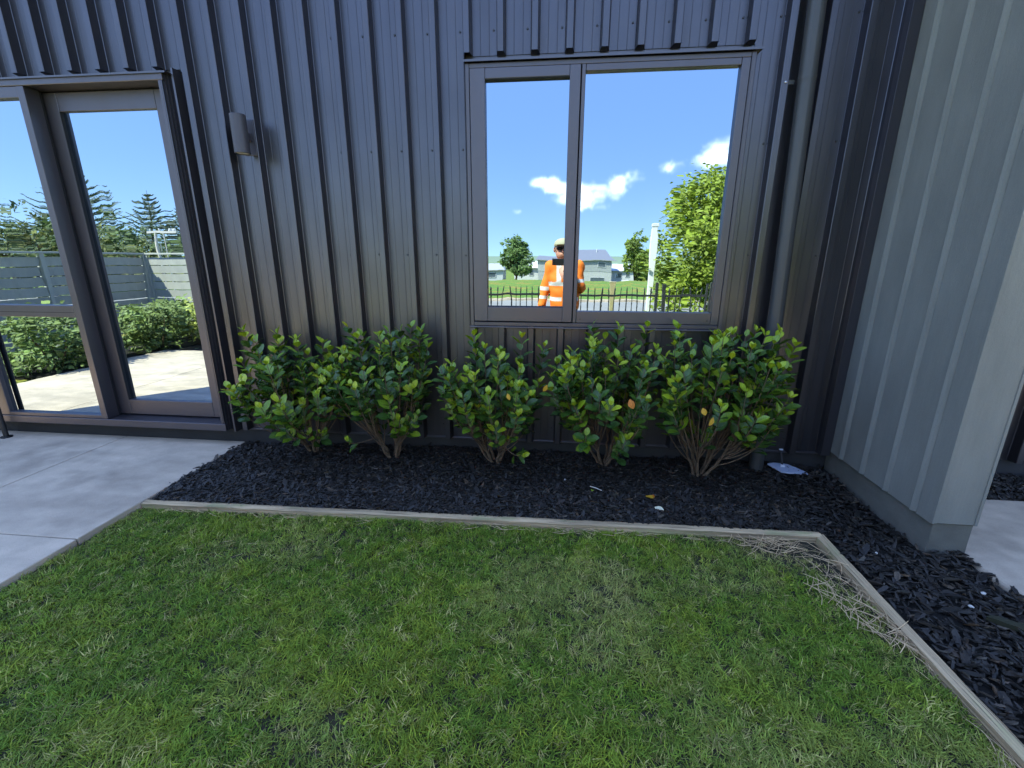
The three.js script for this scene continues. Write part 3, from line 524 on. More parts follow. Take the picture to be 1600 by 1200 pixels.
function shrub(seed, base, env, label, extra = [], yellow = []) {
  const r = mulberry(seed), rr = (a, b) => a + (b - a) * r(), pk = (a) => a[Math.floor(r() * a.length)];
  const by = mulchY(base[0], base[1]) - 0.02, s = group('leafy_shrub', label, 'shrub', [base[0], by, base[1]], 'shrubs in the mulch bed below the window');
  const [cx, cy, cz, rx, ry, rz] = env, tips = [];
  let guard = 0;
  while (tips.length < env[6] && guard++ < 9000) {
    const a = rr(-1, 1), b = rr(-1, 1), c = rr(-1, 1), q = Math.pow(Math.abs(a), 2.6) + Math.pow(Math.abs(b), 2.4) + c * c;
    if (q > 1.15 * (0.55 + 0.9 * noise(a * 2.4 + seed, b * 2.4 + c, 9)) || (q < 0.2 && r() < 0.7)) continue;
    const x = cx + a * rx * (1 - 0.22 * Math.max(0, -b)), y = cy + b * ry, z = Math.max(0.1, cz + c * rz * (1 - 0.3 * Math.max(0, -b)));
    if (b < -0.3 && r() < 0.8) continue;
    const p = v3(x - base[0], y - by, z - base[1]);
    if (tips.some((t) => t.distanceTo(p) < env[7])) continue;
    tips.push(p);
  }
  for (const [x, y, z] of extra) tips.push(v3(x - base[0], y - by, z - base[1]));
  // stems fan out of the base; every twig belongs to the stem nearest in direction
  const ns = env[8] ?? 8, stems = [];
  for (let k = 0; k < ns; k++) { const a = k / ns * 6.28 + rr(-0.3, 0.3), sp = rr(0.35, 0.85); stems.push({ d: v3(Math.cos(a) * sp, 1, Math.sin(a) * sp * 0.8).normalize(), tips: [] }); }
  for (const t of tips) { const d = t.clone().normalize(); stems.reduce((m, q) => (q.d.dot(d) > m.d.dot(d) ? q : m), stems[0]).tips.push(t); }
  const leaves = [];
  const addLeaf = (p, dir, up, len, kind) => {
    const z = dir.clone().normalize(), x = up.clone().cross(z).normalize(), y = z.clone().cross(x), m = new THREE.Matrix4().makeBasis(x, y, z);
    m.scale(v3(len, len, len)); m.setPosition(p); leaves.push({ m, p, len, kind, g: pk(leafGeos) });
  };
  for (const st of stems) {
    if (!st.tips.length) continue;
    const mean = st.tips.reduce((m, t) => m.add(t), v3(0, 0, 0)).multiplyScalar(1 / st.tips.length), fork = mean.clone().multiplyScalar(0.5); fork.y *= rr(0.75, 1.0);
    const b0 = v3(st.d.x * 0.025, 0, st.d.z * 0.025), gs = [], bend = v3(rr(-0.03, 0.03), 0.03, rr(-0.03, 0.03));
    const q = (a, b, c, t) => a.clone().multiplyScalar((1 - t) * (1 - t)).addScaledVector(b, 2 * t * (1 - t)).addScaledVector(c, t * t);
    const midp = b0.clone().lerp(fork, 0.5).add(v3(st.d.x * 0.04, -0.01, st.d.z * 0.04)).add(bend.clone().multiplyScalar(0.6));
    const main = []; for (let i = 0; i <= 7; i++) { const m = q(b0, midp, fork, i / 7); if (i > 0 && i < 7) m.add(v3(rr(-1, 1), rr(-0.5, 0.5), rr(-1, 1)).multiplyScalar(0.006)); main.push(m); }
    gs.push(tube(main, main.map((_, i) => lerp(0.0115, 0.0062, i / 7) * (1 + (r() - 0.5) * 0.25)), 6));
    for (const t of st.tips) {
      const j = 3 + Math.floor(r() * 4.99), f = main[j], out = t.clone().sub(f), ctl = f.clone().addScaledVector(out, 0.5).add(v3(out.x * 0.2, -0.03 - out.length() * 0.06, out.z * 0.2)).add(v3(rr(-0.03, 0.03), 0, rr(-0.03, 0.03)));
      const pts = []; for (let i = 0; i <= 6; i++) pts.push(q(f, ctl, t, i / 6));
      gs.push(tube(pts, pts.map((_, i) => lerp(0.0042, 0.0018, i / 6)), 5, false));
      const L = out.length(), fresh = r(), nodes = Math.max(2, Math.min(6, Math.round(L * rr(0.5, 0.75) / 0.034)));
      let ph = rr(0, 3.14);
      for (let k = 0; k < nodes; k++) {
        const u = 1 - k * 0.034 / Math.max(0.12, L) - 0.01, p = q(f, ctl, t, u), dir = q(f, ctl, t, Math.min(1, u + 0.03)).sub(q(f, ctl, t, u - 0.03)).normalize();
        const e1 = v3(dir.y, -dir.x, 0.2).cross(dir).normalize(), e2 = dir.clone().cross(e1);
        ph += 1.57 + rr(-0.3, 0.3);
        const kind = k === 0 ? (fresh < 0.72 ? 'new' : 'mid') : k === 1 ? (fresh < 0.2 ? 'new' : fresh < 0.62 ? 'mid' : 'old') : (r() < 0.22 ? 'mid' : 'old');
        for (const sg of [0, Math.PI]) {
          if (r() < 0.08) continue;
          const a = ph + sg, side = e1.clone().multiplyScalar(Math.cos(a)).addScaledVector(e2, Math.sin(a)), open = k === 0 ? rr(0.5, 0.95) : rr(0.95, 1.6);
          const ld = dir.clone().addScaledVector(side, open); ld.y += k > 1 ? rr(-0.15, 0.2) : rr(0, 0.25); ld.z += 0.12;
          const len = k === 0 ? rr(0.04, 0.066) : k === 1 ? rr(0.058, 0.088) : rr(0.062, 0.096);
          addLeaf(p.clone().addScaledVector(side, 0.003), ld, dir.clone().addScaledVector(side, -0.3), len, kind);
        }
      }
      if (fresh < 0.55) for (let k = 0; k < 2; k++) addLeaf(t.clone(), v3(rr(-0.5, 0.5), 1, rr(-0.4, 0.5)).normalize(), v3(rr(-1, 1), 0.2, 1), rr(0.022, 0.04), 'new');
    }
    mesh('branch', gs, M.twig, s);
  }
  const mat = (l) => l.kind === 'new' ? pk(M.leafNew) : l.kind === 'mid' ? pk(M.leafMid) : pk(M.leafOld);
  leaves.forEach((l) => { l.rank = l.p.z + 0.15 * l.len + l.p.y * 0.1; }); leaves.sort((a, b) => b.rank - a.rank);
  const rest = new Map();
  leaves.forEach((l, i) => {
    const m = mat(l);
    if (i < 296) { const o = mesh('leaf', l.g, m, s); o.matrix.copy(l.m); o.matrix.decompose(o.position, o.quaternion, o.scale); if (m === M.leafNew[0] || m === M.leafNew[2]) o.userData.label = 'fresh lime green leaf'; }
    else { if (!rest.has(m)) rest.set(m, []); rest.get(m).push(l.g.clone().applyMatrix4(l.m)); }
  });
  for (const [m, gs] of rest) { const o = mesh('inner_leaves', gs, m, s); o.userData.kind = 'stuff'; }
  for (const [x, y, z, len, m, turn] of yellow) {
    const o = mesh('leaf', leafGeos[2], m, s); o.position.set(x - base[0], y - by, z - base[1]); o.rotation.set(1.1, turn * 0.5, turn); o.scale.setScalar(len); o.userData.label = m === M.leafOrange ? 'orange withered leaf' : 'yellow withered leaf';
  }
  return s;
}
// base [x, z], envelope [centre x y z, half sizes x y z, twigs, least distance between tips, stems]
shrub(11, [-1.71, 0.13], [-1.7, 0.53, 0.29, 0.37, 0.33, 0.25, 66, 0.05, 6], 'leafy shrub nearest the sliding door with a tall sprig on its left', [[-2.08, 0.87, 0.16], [-2.05, 0.8, 0.13], [-2.1, 0.5, 0.34], [-2.02, 0.52, 0.36], [-1.82, 0.86, 0.2], [-1.96, 0.47, 0.3]]);
shrub(23, [-1.11, 0.17], [-1.08, 0.6, 0.3, 0.33, 0.34, 0.25, 66, 0.05, 6], 'leafy shrub second from the door with bare stems spreading from its base', [[-1.32, 0.92, 0.22], [-0.92, 0.92, 0.2], [-1.3, 0.22, 0.42], [-0.85, 0.9, 0.24]]);
shrub(37, [-0.4, 0.16], [-0.4, 0.53, 0.31, 0.32, 0.31, 0.25, 62, 0.05, 6], 'middle leafy shrub of the row below the left window sash', [[-0.52, 0.88, 0.22], [-0.22, 0.88, 0.26], [-0.08, 0.83, 0.25], [-0.2, 0.18, 0.42]], [[-0.266, 0.63, 0.6, 0.04, M.leafYellow, 0.5], [-0.052, 0.68, 0.58, 0.045, M.leafYellow, -0.8]]);
shrub(53, [0.315, 0.15], [0.28, 0.56, 0.31, 0.32, 0.34, 0.25, 66, 0.05, 6], 'leafy shrub under the right window pane with one orange leaf', [[0.2, 0.95, 0.16], [0.36, 0.94, 0.2], [0.05, 0.72, 0.4], [0.52, 0.95, 0.2]], [[0.39, 0.61, 0.56, 0.06, M.leafOrange, 0.5]]);
shrub(71, [0.915, 0.2], [0.93, 0.6, 0.31, 0.36, 0.36, 0.26, 78, 0.05, 7], 'tallest leafy shrub of the row beside the downpipe with yellow leaves', [[1.34, 0.86, 0.24], [1.26, 0.93, 0.22], [1.3, 0.7, 0.34], [1.3, 0.52, 0.38], [1.22, 0.4, 0.4], [0.7, 0.94, 0.18], [1.18, 0.42, 0.45]], [[0.765, 0.58, 0.58, 0.045, M.leafYellow, 0.5], [0.825, 0.53, 0.58, 0.052, M.leafYellow, -0.6]]);
// ---------------------------------------------------------------- litter on the mulch
{
  const stone = new THREE.IcosahedronGeometry(1, 1); { const p = stone.attributes.position; for (let i = 0; i < p.count; i++) { const k = 0.8 + 0.4 * noise(p.getX(i) * 2 + 9, p.getY(i) * 2 + p.getZ(i), 401); p.setXYZ(i, p.getX(i) * k, p.getY(i) * k * 0.6, p.getZ(i) * k * 0.8); } stone.computeVertexNormals(); }
  const put = (x, z, r, m, label) => { const o = tag(mesh('pebble', stone, m), label, 'pebble', 'pale pebbles on the mulch'); o.position.set(x, mulchY(x, z) + 0.018, z); o.scale.set(r, r, r); o.rotation.y = x * 9; return o; };
  const white = paint(0.45, 0.43, 0.39, 0.8), blue = paint(0.16, 0.19, 0.22, 0.8);
  put(1.55, 1.66, 0.016, white, 'largest cream pebble on the mulch near the bottom right').scale.set(0.022, 0.012, 0.013);
  put(1.62, 1.72, 0.017, blue, 'bluish grey pebble beside the cream pebble on the mulch');
  put(1.67, 1.24, 0.009, white, 'small white pebble on mulch between timber board and walkway');
  put(1.78, 1.16, 0.01, white, 'pale pebble on mulch close to the walkway edge');
  put(1.52, 0.92, 0.007, white, 'tiny white pebble on mulch just beyond the lawn corner');
  put(0.07, 0.34, 0.012, white, 'white pebble on mulch in front of the fourth shrub');
  const fallen = (x, z, m, label, rot, len) => { const o = tag(mesh('fallen_leaf', leafGeos[2], m), label, 'leaf'); o.position.set(x, mulchY(x, z) + 0.022, z); o.rotation.set(rot[0], rot[1], rot[2]); o.scale.setScalar(len); };
  fallen(0.53, 0.5, M.leafYellow, 'yellow and orange fallen leaf on the mulch left of the fifth shrub', [-0.5, 0.6, 0.3], 0.06);
  fallen(0.56, 0.52, M.leafOrange, 'orange fallen leaf touching the yellow one on the mulch', [0.1, 2.2, 0.5], 0.045);
  fallen(0.22, 0.49, M.leafNew[1], 'small greenish fallen leaf on the mulch below the fourth shrub', [0.1, 2.6, 0.2], 0.03);
  fallen(0.56, 0.61, paint(0.55, 0.53, 0.36, 0.6), 'curled pale leaf on the mulch in front of the yellow leaf', [0.2, 0.9, 0.6], 0.06);
  const st = tag(mesh('pale_twig', tube([v3(-0.04, 0, 0), v3(0, 0.006, 0.006), v3(0.04, 0, 0)], [0.0028, 0.003, 0.002], 5), paint(0.6, 0.55, 0.46, 0.8)), 'short pale twig lying on the mulch below the fourth shrub', 'twig'); st.position.set(0.25, mulchY(0.25, 0.45) + 0.022, 0.45); st.rotation.y = -0.6;
  // mossy slab of bark near the walkway
  const bk = new THREE.BoxGeometry(0.15, 0.016, 0.045, 12, 2, 4), bp = bk.attributes.position;
  for (let i = 0; i < bp.count; i++) { const x = bp.getX(i), y = bp.getY(i), z = bp.getZ(i), e = 1 - 0.6 * Math.pow(Math.abs(x) / 0.075, 3), n = noise(x * 40 + 5, z * 60 + 2, 411), m = noise(x * 55 + 1, 3, 413); bp.setXYZ(i, x + 0.02 * (noise(z * 70, 4, 417) - 0.5), y + 0.012 * (n - 0.5) * (y > 0 ? 1 : 0.3), z * e * (0.75 + 0.5 * m) + 0.012 * (noise(x * 18, 9, 419) - 0.5)); }
  bk.computeVertexNormals();
  const mb = tag(mesh('mossy_bark', bk, paint(0.05, 0.058, 0.026, 0.95, { map: T.wood })), 'flat moss green piece of bark on the mulch near the walkway', 'bark'); mb.position.set(1.75, mulchY(1.75, 1.33) + 0.02, 1.33); mb.rotation.y = -0.5;
}

// ================================================================ the yard and street behind the viewer, which the glass mirrors
// ---------------------------------------------------------------- slatted timber fence in the corner of the yard
{
  const slatM = [paint(0.52, 0.52, 0.45, 0.85, { map: T.board }), paint(0.56, 0.555, 0.48, 0.85, { map: T.board }), paint(0.49, 0.49, 0.43, 0.85, { map: T.board })], postM = paint(0.46, 0.46, 0.4, 0.85);
  const H = 1.4;
  const run = (label, x0, z0, x1, z1, bays) => {
    const len = Math.hypot(x1 - x0, z1 - z0), f = group('slat_fence', label, 'fence', [x0, -0.07, z0]); f.rotation.y = -Math.atan2(z1 - z0, x1 - x0);
    const bay = len / bays, slat = box(0, bay - 0.1, 0, 0.134, -0.011, 0.011), post = box(-0.045, 0.045, 0, H + 0.06, -0.045, 0.045, 0.004);
    for (let b = 0; b <= bays; b++) mesh('post', post, postM, f).position.x = b * bay;
    for (let b = 0; b < bays; b++) { for (let k = 0; k < 9; k++) { const o = mesh('slat', slat, slatM[(k * 5 + b * 3) % 3], f); o.position.set(b * bay + 0.05, 0.09 + k * 0.148, (hash(k, b, 6) - 0.5) * 0.004); } }
    mesh('capping', box(-0.05, len + 0.05, H + 0.06, H + 0.09, -0.055, 0.055, 0.004), postM, f);
  };
  run('shaded grey slatted timber fence along the side of the patio', -7.8, 0.4, -7.8, 4.9, 3);
  run('grey slatted timber fence with a slanting shadow at the back of the patio', -7.74, 4.96, -3.9, 4.96, 2);
}
// ---------------------------------------------------------------- foliage helpers
function leafCard(len, wd) { const g = new THREE.BufferGeometry(); g.setAttribute('position', new THREE.Float32BufferAttribute([0, 0, 0, -wd, 0.06 * len, 0.45 * len, 0, -0.02 * len, len, wd, 0.06 * len, 0.45 * len], 3)); g.setIndex([0, 1, 2, 0, 2, 3]); g.computeVertexNormals(); g.setAttribute('uv', new THREE.Float32BufferAttribute([0.5, 0, 0, 0.45, 0.5, 1, 1, 0.45], 2)); return g; }
const cloudLeaf = leafCard(1, 0.26);
const foliage = phys({ color: 0xffffff, roughness: 0.8, transmission: 0.3, thickness: 0, specularIntensity: 0.5 });
// leaves gathered in clumps on blobs [x, y, z, rx, ry, rz]; returns an InstancedMesh under parent
function crown(parent, blobs, n, size, col, r, name = 'crown') {
  const o = new THREE.Object3D(), ms = [], cs = [], vol = blobs.map((b) => b[3] * b[4] + b[4] * b[5]), tot = vol.reduce((a, b) => a + b, 0);
  blobs.forEach((b, bi) => {
    const m = Math.round(n * vol[bi] / tot), clumps = Math.max(5, Math.round(m / 26));
    for (let c = 0; c < clumps; c++) {
      const u = r() * 2 - 1, a = r() * 6.283, q = Math.sqrt(1 - u * u), rad = 0.62 + 0.42 * Math.pow(r(), 0.6), cx = q * Math.cos(a) * rad, cy = u * rad, cz = q * Math.sin(a) * rad, tone = 0.65 + 0.7 * r(), sp = 0.2 + 0.12 * r();
      for (let k = 0; k < m / clumps; k++) {
        const dx = (r() + r() + r() - 1.5) * sp, dy = (r() + r() + r() - 1.5) * sp, dz = (r() + r() + r() - 1.5) * sp;
        o.position.set(b[0] + (cx + dx) * b[3], b[1] + (cy + dy) * b[4], b[2] + (cz + dz) * b[5]);
        o.rotation.set((r() - 0.7) * 1.8, Math.atan2(cx + dx * 2, cz + dz * 2) + (r() - 0.5) * 2.4, (r() - 0.5) * 1.6);
        o.scale.setScalar(size * (0.6 + 0.8 * r())); o.updateMatrix(); ms.push(o.matrix.clone());
        const t = tone * (0.75 + 0.5 * r()); cs.push(lin(col[0] * t, col[1] * t, col[2] * t * (0.8 + 0.4 * r())));
      }
    }
  });
  const i = instanced(name, cloudLeaf, foliage, ms, cs, parent); i.userData.kind = 'stuff'; return i;
}
function tree(label, x, z, h, w, col, n, size, seed, o = {}) {
  const y = groundY(x, z), t = group(o.name ?? 'leafy_tree', label, 'tree', [x, y, z], o.group), r = mulberry(seed), blobs = [], ct = o.clear ?? 0.3;
  const nb = o.blobs ?? 7;
  for (let k = 0; k < nb; k++) { const a = k / nb * 6.283 + r(), d = (0.28 + 0.28 * r()) * w, yy = lerp(ct + 0.12, 0.84, r()) * h, s = (0.24 + 0.14 * r()); blobs.push([Math.cos(a) * d * (1.1 - 0.4 * yy / h), yy, Math.sin(a) * d * (1.1 - 0.4 * yy / h), s * w, s * w * 0.8, s * w]); }
  blobs.push([r() * 0.1 * w, h * 0.8, 0, 0.26 * w, 0.2 * h, 0.26 * w]);
  crown(t, blobs, n, size, col, r);
  const tr = Math.max(0.04, h * 0.022), lim = [tube([v3(0, -0.1, 0), v3(0.02 * h, h * ct * 0.6, 0.01), v3(0, h * 0.75, 0)], [tr * 1.3, tr, tr * 0.3], 8)];
  mesh('trunk', lim, M.bark, t);
  for (const b of blobs) mesh('limb', tube([v3(0.01 * h, h * ct * 0.8, 0), v3(b[0] * 0.45, lerp(h * ct, b[1], 0.5), b[2] * 0.45), v3(b[0], b[1], b[2])], [tr * 0.6, tr * 0.4, tr * 0.15], 5, false), M.bark, t);
  return t;
}
// ---------------------------------------------------------------- clipped shrubs round the patio
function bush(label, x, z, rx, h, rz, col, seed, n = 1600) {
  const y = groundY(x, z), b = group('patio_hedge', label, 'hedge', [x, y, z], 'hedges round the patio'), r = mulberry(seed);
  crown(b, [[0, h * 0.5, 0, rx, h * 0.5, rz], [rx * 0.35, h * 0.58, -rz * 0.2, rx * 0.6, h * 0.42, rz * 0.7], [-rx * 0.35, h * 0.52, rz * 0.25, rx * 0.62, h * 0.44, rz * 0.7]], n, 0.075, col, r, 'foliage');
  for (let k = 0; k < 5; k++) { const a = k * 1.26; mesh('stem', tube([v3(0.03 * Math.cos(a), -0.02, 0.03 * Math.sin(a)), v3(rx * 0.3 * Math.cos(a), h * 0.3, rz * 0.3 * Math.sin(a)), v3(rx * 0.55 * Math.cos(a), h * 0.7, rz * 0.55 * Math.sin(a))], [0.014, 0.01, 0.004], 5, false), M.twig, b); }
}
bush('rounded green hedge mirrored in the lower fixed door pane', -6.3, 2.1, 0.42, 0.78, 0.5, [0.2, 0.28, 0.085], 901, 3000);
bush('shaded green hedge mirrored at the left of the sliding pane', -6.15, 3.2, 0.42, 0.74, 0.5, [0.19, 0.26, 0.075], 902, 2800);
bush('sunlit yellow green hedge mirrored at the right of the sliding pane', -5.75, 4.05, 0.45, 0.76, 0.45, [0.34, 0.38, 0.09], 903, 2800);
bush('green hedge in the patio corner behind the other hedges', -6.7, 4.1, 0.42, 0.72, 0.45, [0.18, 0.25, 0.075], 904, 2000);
structure(mesh('hedge_bed', box(-7.72, -5.9, -0.15, -0.03, 1.7, 4.92), M.mulch));
structure(mesh('hedge_bed', box(-5.9, -4.6, -0.15, -0.034, 3.05, 4.92), M.mulch));
// ---------------------------------------------------------------- trees behind the slatted fence
const DG = [0.075, 0.115, 0.035], OG = [0.17, 0.19, 0.05];
[[-28.5, 18.6, 3.3, 5, DG, 'dark bushy tree at the far left above the slatted fence'], [-25.2, 17.2, 3.6, 4.6, OG, 'olive bushy tree above the fence left of the door post'], [-23.4, 17.0, 3.7, 4.4, DG, 'dark tree beside the door post above the fence'], [-29.2, 24, 3.6, 6, DG, 'dark tree behind the left pine'], [-24.6, 21, 2.7, 4.5, OG, 'low olive tree below the left pine'], [-27.8, 22.8, 2.3, 4, [0.13, 0.17, 0.04], 'bright low bush below the pines'], [-23.2, 24.2, 3.1, 4.6, DG, 'dark tree right of the utility poles']]
  .forEach(([x, z, h, w, c, l], i) => tree(l, x, z, h, w, c, 2600, 0.26, 930 + i, { clear: 0.05, blobs: 8, group: 'trees behind the slatted fence' }));
function pine(label, x, z, h, spread, seed) {
  const y = groundY(x, z), t = group('norfolk_pine', label, 'pine tree', [x, y, z], 'pines behind the fence'), r = mulberry(seed), gs = [];
  mesh('trunk', tube([v3(0, -0.2, 0), v3(0.1, h * 0.5, 0), v3(0, h, 0)], [h * 0.02, h * 0.012, 0.03], 8), M.bark, t);
  const mat = paint(0.15, 0.18, 0.13, 0.9), tiers = 15;
  for (let k = 0; k < tiers; k++) {
    const f = k / tiers, yy = h * lerp(0.14, 0.97, Math.pow(f, 0.85)), L = spread * (1 - f) * (0.9 + 0.2 * r()) + 0.25, nb = 7, a0 = r() * 6.28; gs.length = 0;
    for (let b = 0; b < nb; b++) {
      const a = a0 + b / nb * 6.283 + (r() - 0.5) * 0.3, lift = 0.18 + 0.3 * f, c = Math.cos(a), s = Math.sin(a), pts = [], l2 = L * (0.8 + 0.35 * r());
      for (let i = 0; i <= 4; i++) { const q = i / 4; pts.push(v3(c * l2 * q, yy + l2 * (lift * q * q - 0.06 * q), s * l2 * q)); }
      gs.push(tube(pts, [0.05, 0.085, 0.085, 0.06, 0.02].map((v) => v * (0.7 + 0.05 * L)), 5, false));
      // side sprays
      for (let i = 1; i <= 7; i++) { const q = 0.25 + i * 0.1, p = v3(c * l2 * q, yy + l2 * (lift * q * q - 0.06 * q), s * l2 * q), sl = l2 * 0.3 * (1.05 - q) + 0.22; for (const sd of [-1, 1]) gs.push(tube([p, p.clone().add(v3(-s * sd * sl * 0.8 + c * sl * 0.7, sl * 0.28, c * sd * sl * 0.8 + s * sl * 0.7))], [0.05, 0.015], 4, false)); }
    }
    mesh('branch_tier', [...gs], mat, t);
  }
}
pine('tall pine with tiered branches mirrored beside the door post', -52, 43.5, 11.6, 6.8, 61);
pine('smaller pine mirrored in the middle of the sliding door', -52.3, 52.6, 11.0, 5.6, 62);
pine('pine partly cut off by the right door jamb', -46.8, 51.5, 9.2, 5.2, 63);
pine('distant small pine above the dark trees at the left', -77, 57, 8.4, 4.2, 64);
{
  const p = group('utility_poles', 'twin pale utility poles joined by a crossarm behind the fence', 'utility pole', [-20.5, groundY(-20, 19), 19]);
  for (const dx of [0, 0.46]) mesh('pole', cyl([dx, -0.2, 0], [dx, 3.0, 0], 0.06, 10, 0.05), paint(0.5, 0.47, 0.42, 0.9), p);
  mesh('crossarm', box(-0.35, 0.82, 2.95, 3.05, -0.05, 0.05), paint(0.55, 0.52, 0.47, 0.9), p);
  for (const x of [-0.28, 0.23, 0.75]) mesh('insulator', cyl([x, 3.05, 0], [x, 3.16, 0], 0.03, 8), paint(0.6, 0.6, 0.6, 0.4), p);
}
// ---------------------------------------------------------------- steel picket fence, gate and posts at the street
{
  const steel = phys({ color: lin(0.022, 0.026, 0.026), roughness: 0.45 }), z = 5.62, gy = groundY(0, z), top = 0.86;
  const rod = new THREE.CylinderGeometry(0.011, 0.011, 1, 6); rod.translate(0, 0.5, 0);
  const tip = new THREE.ConeGeometry(0.014, 0.05, 6);
  const pickets = (par, x0, n, h) => { for (let k = 0; k < n; k++) { const o = mesh('picket', rod, steel, par); o.position.set(x0 + k * 0.1135, 0.06, 0); o.scale.y = h; mesh('spike', tip, steel, par).position.set(x0 + k * 0.1135, 0.06 + h + 0.02, 0); } };
  const run = (label, x0, x1) => { const f = group('picket_fence', label, 'fence', [0, gy, z]); const n = Math.floor((x1 - x0) / 0.1135); pickets(f, x0 + 0.06, n, top - gy - 0.12); mesh('rail', box(x0, x1, top - gy - 0.19, top - gy - 0.155, -0.018, 0.018), steel, f); mesh('rail', box(x0, x1, 0.12, 0.155, -0.018, 0.018), steel, f); for (const x of [x0, x1]) mesh('post', box(x - 0.026, x + 0.026, 0, top - gy + 0.06, -0.026, 0.026, 0.004), steel, f); };
  run('black steel picket fence between the patio fence and the street gate', -3.85, 1.76);
  const g = group('picket_gate', 'black steel picket gate in front of the large bright tree', 'gate', [0, gy, z]);
  pickets(g, 1.96, 6, top - gy - 0.12);
  mesh('frame', [box(1.86, 1.91, 0.05, top - gy + 0.04, -0.02, 0.02, 0.003), box(2.6, 2.64, 0.05, top - gy + 0.04, -0.02, 0.02, 0.003), box(1.91, 2.6, top - gy - 0.19, top - gy - 0.15, -0.018, 0.018), box(1.91, 2.6, 0.12, 0.16, -0.018, 0.018)], steel, g);
  mesh('latch', box(2.6, 2.7, 0.62, 0.74, -0.04, 0.045, 0.01), steel, g);
  run('black steel picket fence beyond the gate latch post', 2.7, 5.4);
  const y = group('timber_post', 'pale yellow timber post standing beside the picket fence', 'post', [0.99, groundY(1, 6.2), 6.2]);
  mesh('shaft', box(-0.045, 0.045, -0.1, 1.3, -0.045, 0.045, 0.006), paint(0.5, 0.43, 0.2, 0.85, { map: T.board }), y); mesh('cap', box(-0.05, 0.05, 1.3, 1.315, -0.05, 0.05, 0.004), paint(0.5, 0.43, 0.22, 0.85), y);
  const w = group('white_post', 'tall white post beside the large bright tree across the fence', 'post', [2.35, groundY(2.4, 9.3), 9.3]);
  mesh('shaft', box(-0.065, 0.065, -0.2, 2.5, -0.05, 0.05, 0.01), paint(0.72, 0.72, 0.7, 0.6), w); mesh('head', box(-0.075, 0.1, 2.5, 2.58, -0.06, 0.06, 0.01), paint(0.66, 0.66, 0.64, 0.6), w);
}
tree('large bright yellow green tree standing just behind the street gate', 4.7, 8.8, 3.75, 3.4, [0.22, 0.29, 0.03], 46000, 0.13, 951, { clear: -0.05, blobs: 17 });
tree('round green street tree left of the white post', 7.2, 42, 4.5, 2.6, [0.19, 0.26, 0.04], 6500, 0.26, 952, { clear: 0.02, blobs: 11 });
tree('lone green street tree mirrored in the left window sash', -4.5, 42, 4.1, 2.6, [0.14, 0.22, 0.06], 6500, 0.26, 953, { clear: 0.1, blobs: 10 });
// ---------------------------------------------------------------- houses, paling fence and car down the slope
function house(label, x, z, w, d, eave, ridge, wallC, roofC, o = {}) {
  const y = groundY(x, z), h = group('house', label, 'house', [x, y, z], o.group), e = eave - y, t = ridge - y, wm = paint(...wallC, 0.85, { map: T.board });
  mesh('wall', box(-w / 2, w / 2, -0.4, e, -d / 2, d / 2), wm, h);
  if (o.band) mesh('upper_wall', box(-w / 2 - 0.04, w / 2 + 0.04, e * 0.55, e - 0.02, -d / 2 - 0.04, d / 2 + 0.04), paint(...o.band, 0.85), h);
  const ov = 0.5, s = w / 2 + ov, dd = d / 2 + ov, hip = o.hip ?? 1.5, pos = [[-s, e, -dd], [s, e, -dd], [s, e, dd], [-s, e, dd], [-s + hip, t, 0], [s - hip, t, 0]];
  const tri = [[0, 1, 5], [0, 5, 4], [2, 3, 4], [2, 4, 5], [1, 2, 5], [3, 0, 4]].flatMap((q) => q.flatMap((k) => pos[k])), g = new THREE.BufferGeometry(); g.setAttribute('position', new THREE.Float32BufferAttribute(tri, 3)); g.computeVertexNormals();
  mesh('roof', metreUV(g), paint(...roofC, 0.6), h); mesh('fascia', [box(-s, s, e - 0.16, e - 0.005, -dd, -dd + 0.08), box(-s, s, e - 0.16, e - 0.005, dd - 0.08, dd)], paint(0.3, 0.3, 0.3, 0.6), h);
  for (const [wx, wy, ww, wh] of o.windows ?? []) { const q = sub('window', h); mesh('pane', box(wx - ww / 2, wx + ww / 2, wy, wy + wh, -d / 2 - 0.09, -d / 2 - 0.05), paint(0.08, 0.1, 0.12, 0.15), q); mesh('frame', ring(wx - ww / 2 - 0.06, wx + ww / 2 + 0.06, wy - 0.06, wy + wh + 0.06, 0.07, -d / 2 - 0.13, -d / 2 - 0.0455), paint(0.6, 0.6, 0.6, 0.6), q); }
  if (o.pipe) mesh('vent_pipe', cyl([o.pipe, t - 0.9, -1.2], [o.pipe, t + 0.1, -1.2], 0.12, 8), paint(0.6, 0.6, 0.6, 0.5), h);
  return h;
}
house('two storey grey house with a dark hipped roof behind the person', 6.1, 106, 10.2, 8, 1.05, 3.35, [0.5, 0.5, 0.47], [0.15, 0.16, 0.2], { band: [0.3, 0.31, 0.3], hip: 1.6, pipe: 1.9, windows: [[2.9, 4.0, 1.6, 1.0], [-1.5, 4.0, 1.6, 1.0], [-3.6, 4.0, 1.2, 1.0], [2.0, 0.6, 2.6, 1.2], [-2.4, 0.6, 1.8, 1.2]] });
house('lower grey wing left of the two storey house', -1.6, 104, 6.4, 7, 1.0, 1.9, [0.42, 0.42, 0.4], [0.16, 0.17, 0.2], { hip: 0.8, band: [0.36, 0.36, 0.34], windows: [[-0.4, 4.1, 1.6, 0.9], [1.8, 4.1, 1.0, 0.9]] });
house('low white gabled house left of the grey wing', -8.2, 112, 6.4, 7, -1.0, 0.5, [0.66, 0.66, 0.64], [0.6, 0.6, 0.58], { hip: 0.0, windows: [[1.4, 1.8, 1.2, 1.0], [-1.4, 1.8, 1.2, 1.0]] });
